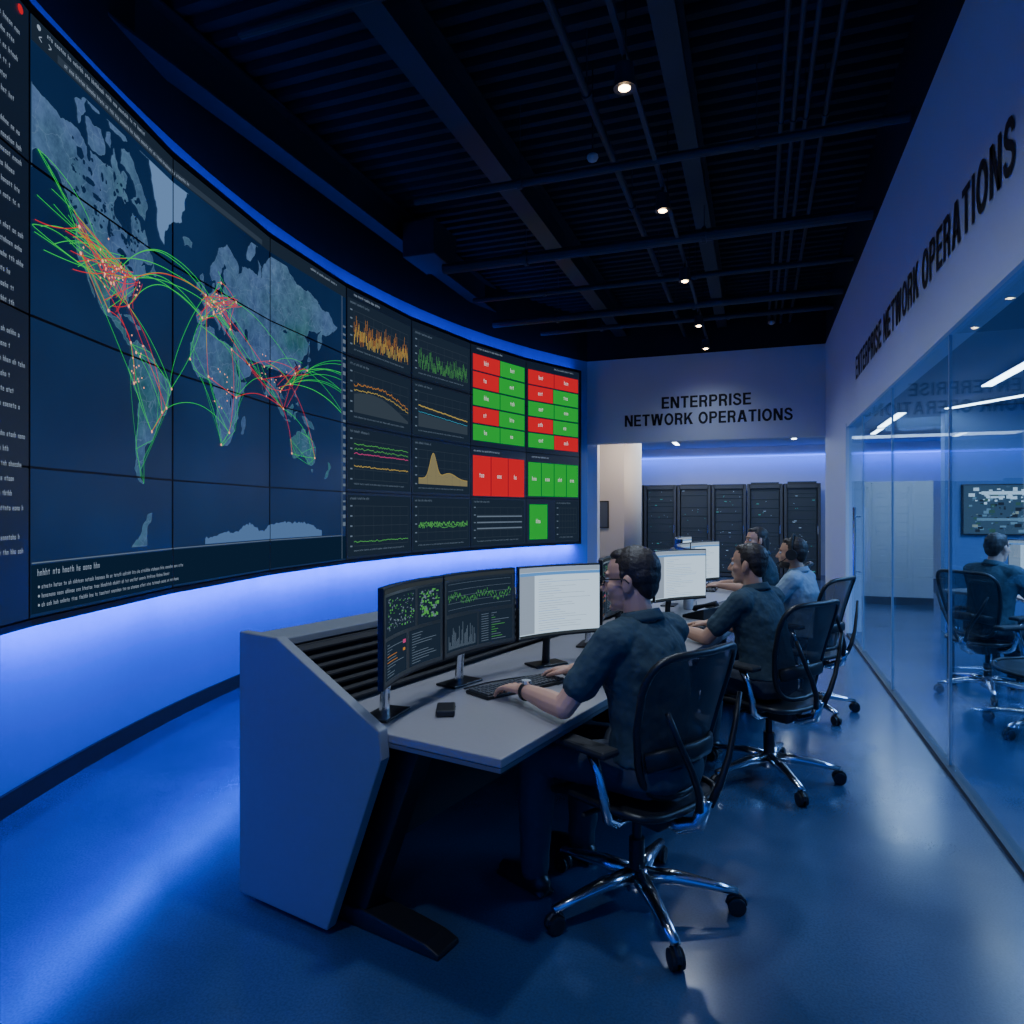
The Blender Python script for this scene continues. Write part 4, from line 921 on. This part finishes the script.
    if headset:
        g=MB(); g.tube([(-.01,.100*math.cos(a),.0+.150*math.sin(a)) for a in [math.pi*i/14 for i in range(15)]],.010,8); g.tube([(.0,.1,-.01),(.05,.095,-.05),(.1,.06,-.075)],.004,6)
        for s in (1,-1): g.cyl((-.01,s*.084,-.005),(-.01,s*.116,-.005),.042,n=20)
        g.xf(HM); part(g,'headset',M_black2,r,label='black headset with microphone boom')
    if watch:
        d=(wr[1]-el[1]).normalized(); c_=wr[1]-d*.03; u=d.orthogonal().normalized(); w=d.cross(u)
        g=MB(); g.tube([c_+u*.032*math.cos(a)+w*.032*math.sin(a) for a in [2*math.pi*i/20 for i in range(20)]],.009,8,closed=True,flat=.5); wt=part(g,'wristwatch',M_black,r)
        g=MB(); up=V((0,0,1)); up=(up-d*up.dot(d)).normalized(); g.cyl(c_+up*.03,c_+up*.043,.019,n=20); part(g,'watch_case',M_chrome,wt)
    return r
person((-.36,2.56),math.radians(152),'seated man in a navy polo with glasses, typing at the console',(.42,.27,.80),(.52,-.13,.80),M_navy,M_skin,M_hair,1.01,.36,.08,.06,.0042,glasses=True,watch=True,feet=((.42,.20),(.46,-.12)))
person((.05,4.12),math.radians(150),'seated man in a navy polo, hands on the console worktop',(.48,.18,.82),(.48,-.14,.82),M_navy,M_skin2,M_hair,.975,.2,.02,.07,.006)
person((.34,5.6),math.radians(160),'seated bearded man in a light blue shirt wearing a headset',(.46,.16,.82),(.46,-.14,.82),M_lblue,M_skin2,M_hair,.965,.15,0,.05,.007,headset=True,beard=True)
person((.10,7.0),math.radians(178),'seated long-haired person at the far end of the console',(.44,.14,.79),(.44,-.14,.79),M_navy,M_skin,M_hair,1.0,.5,.05,.06,.008,longhair=True)
person((1.80,6.6),math.radians(40),'seated person in a dark shirt facing a white desk',(.44,.14,.79),(.44,-.14,.79),M_navy,M_skin,M_hair,.98,.0,.05,.05,.008)

# ------------------------------------------------------------------ glazed room furniture
dk=root('desk','white office desk in the glazed room','desk',(2.45,7.35,0),math.radians(40))
part(MB().box((0,0,.73),(.75,1.5,.03)),'desktop',mat('white_desktop',(.6,.62,.65),.4),dk,.004)
for a,b in ((-.32,-.68),(-.32,.68),(.32,-.68),(.32,.68)): part(MB().box((a,b,.357),(.05,.05,.714)),'leg',M_steel,dk,.004)
make_monitor('doc',(2.38,7.38,.746),math.radians(220),'black monitor with a white window on the white desk',group='glazed room monitors')
make_monitor('doc',(2.72,6.95,.746),math.radians(220),'black monitor with a white window on the white desk',group='glazed room monitors')
tv=root('wall_television','flat black television on the wall showing a busy bright picture','television',(2.92,9.79,1.53))
part(MB().box((0,-.025,0),(1.1,.05,.62)),'bezel',M_black,tv,.005)
part(MB().box((0,-.052,0),(1.07,.004,.59)),'screen',emat('tv_back',(.05,.10,.17),1),tv)
tvm=[emat('tv_a',(.55,.75,.95),1.2),emat('tv_b',(.02,.03,.05),1),emat('tv_c',(.16,.30,.45),1),emat('tv_d',(.3,.36,.34),1),emat('tv_e',(.05,.12,.10),1)]
mb=MB()
for i in range(170):
    x=random.uniform(-.5,.46); z=random.uniform(-.26,.25); s_=random.uniform(.01,.07); mb.cm=random.choice((1,1,2,2,3,4)) if z<.05 else random.choice((0,0,1,4,2))
    mb.box((x,-.0555-.0001*i*.2,z),(s_,.002,min(s_,.05)*random.uniform(.4,1.0)))
mb.cm=2; mb.box((0,-.060,-.12),(.8,.002,.03)); mb.cm=0; mb.box((-.1,-.060,.2),(.5,.002,.04))
part(mb,'displayed_picture',tvm,tv)
def strip(a,b,z,g='ceiling light strips'):
    A=V((a[0],a[1],z)); Bq=V((b[0],b[1],z)); L=(Bq-A).length
    r=root('light_strip','slim white linear ceiling light','ceiling light',(A+Bq)/2,math.atan2(Bq.y-A.y,Bq.x-A.x),group=g)
    part(MB().box((0,0,-.015),(L,.11,.03)),'housing',M_chrome,r); part(MB().box((0,0,-.033),(L-.02,.09,.006)),'diffuser',E_led,r)
strip((2.18,6.0),(2.18,8.1),2.8); strip((2.2,9.7),(2.85,8.7),2.8); strip((3.6,4.5),(3.6,7.5),2.8); strip((1.75,9.9),(1.75,11.5),2.8)
strip((-1.75,14.6),(-1.75,16.4),3.1); strip((.75,13.6),(.75,15.9),3.1); strip((2.2,13.5),(2.2,15.4),3.1); strip((4.2,13.2),(4.2,15.4),3.1)
c_=root('cove_light','continuous blue cove light line on the far wall','cove light',(0,17.68,2.86)); part(MB().box((1,0,0),(12,.03,.035)),'diffuser',E_ledblue,c_)
M_door=mat('perforated_door',(.018,.02,.026),.5,.3)
def rack(loc):
    r=root('server_cabinet','tall black server cabinet with glazed mesh door and small lights','server cabinet',loc,group='server cabinets')
    mb=MB(); w,h,dp=.76,2.14,.9
    mb.box((-w/2+.02,dp/2,h/2),(.04,dp,h)); mb.box((w/2-.02,dp/2,h/2),(.04,dp,h)); mb.box((0,dp/2,h-.02),(w-.08,dp,.04)); mb.box((0,dp/2,.03),(w-.08,dp,.06)); mb.box((0,dp-.01,h/2),(w-.08,.02,h-.1)); part(mb,'body',M_black,r,.003)
    mb=MB(); 
    for x in (-w/2+.035,w/2-.035): mb.box((x,-.012,h/2),(.06,.02,h-.04))
    for z in (.06,h-.06): mb.box((0,-.012,z),(w-.1,.02,.08))
    dr=part(mb,'door',M_steel,r); part(MB().box((w/2-.06,-.03,1.1),(.015,.02,.18)),'handle',M_chrome,dr)
    z=.12
    mb=MB()
    while z<2.0:
        hh=random.choice((.09,.14,.2,.28)); mb.cm=0; mb.box((0,.08,z+hh/2),(.60,.06,hh-.012))
        mb.cm=3; mb.box((0,.045,z+.004),(.60,.004,.012))
        for k in range(random.randint(0,4)): mb.cm=random.choice((1,1,2)); mb.box((random.uniform(-.26,.26),.047,z+hh*random.uniform(.2,.8)),(.012 if rnd()<.7 else .05,.004,.010))
        z+=hh
    part(mb,'equipment',[E_srvd,E_srv,E_srvg,emat('rack_shelf',(.02,.035,.06),1)],r)  # faces and shelf edges given a faint blue glow of their own
for i in range(6): rack((-2.95+i*.78,16.5,0))

# ------------------------------------------------------------------ lights / world
area_l('server_area_lamp',(-.8,14.6,3.0),(-.8,14.6,0),3.5,2,90,(.65,.80,1))
area_l('server_entry_lamp',(-2.2,12.7,3.02),(-2.75,13.9,1.3),.6,.5,26,(1,.84,.70))
area_l('glazed_room_lamp',(3.2,6,2.74),(3.2,6,0),1.5,4,230,(.22,.48,1))
area_l('glazed_corridor_lamp',(2.3,11,2.74),(2.3,11,0),1.2,1.6,60,(.5,.7,1))
area_l('far_cove_lamp',(1,17.5,2.9),(1,17.7,1.5),9,.1,60,(.02,.10,1))
w=bpy.data.worlds.new('world'); bpy.context.scene.world=w; w.use_nodes=True
w.node_tree.nodes['Background'].inputs[0].default_value=(.02,.12,.75,1); w.node_tree.nodes['Background'].inputs[1].default_value=.75
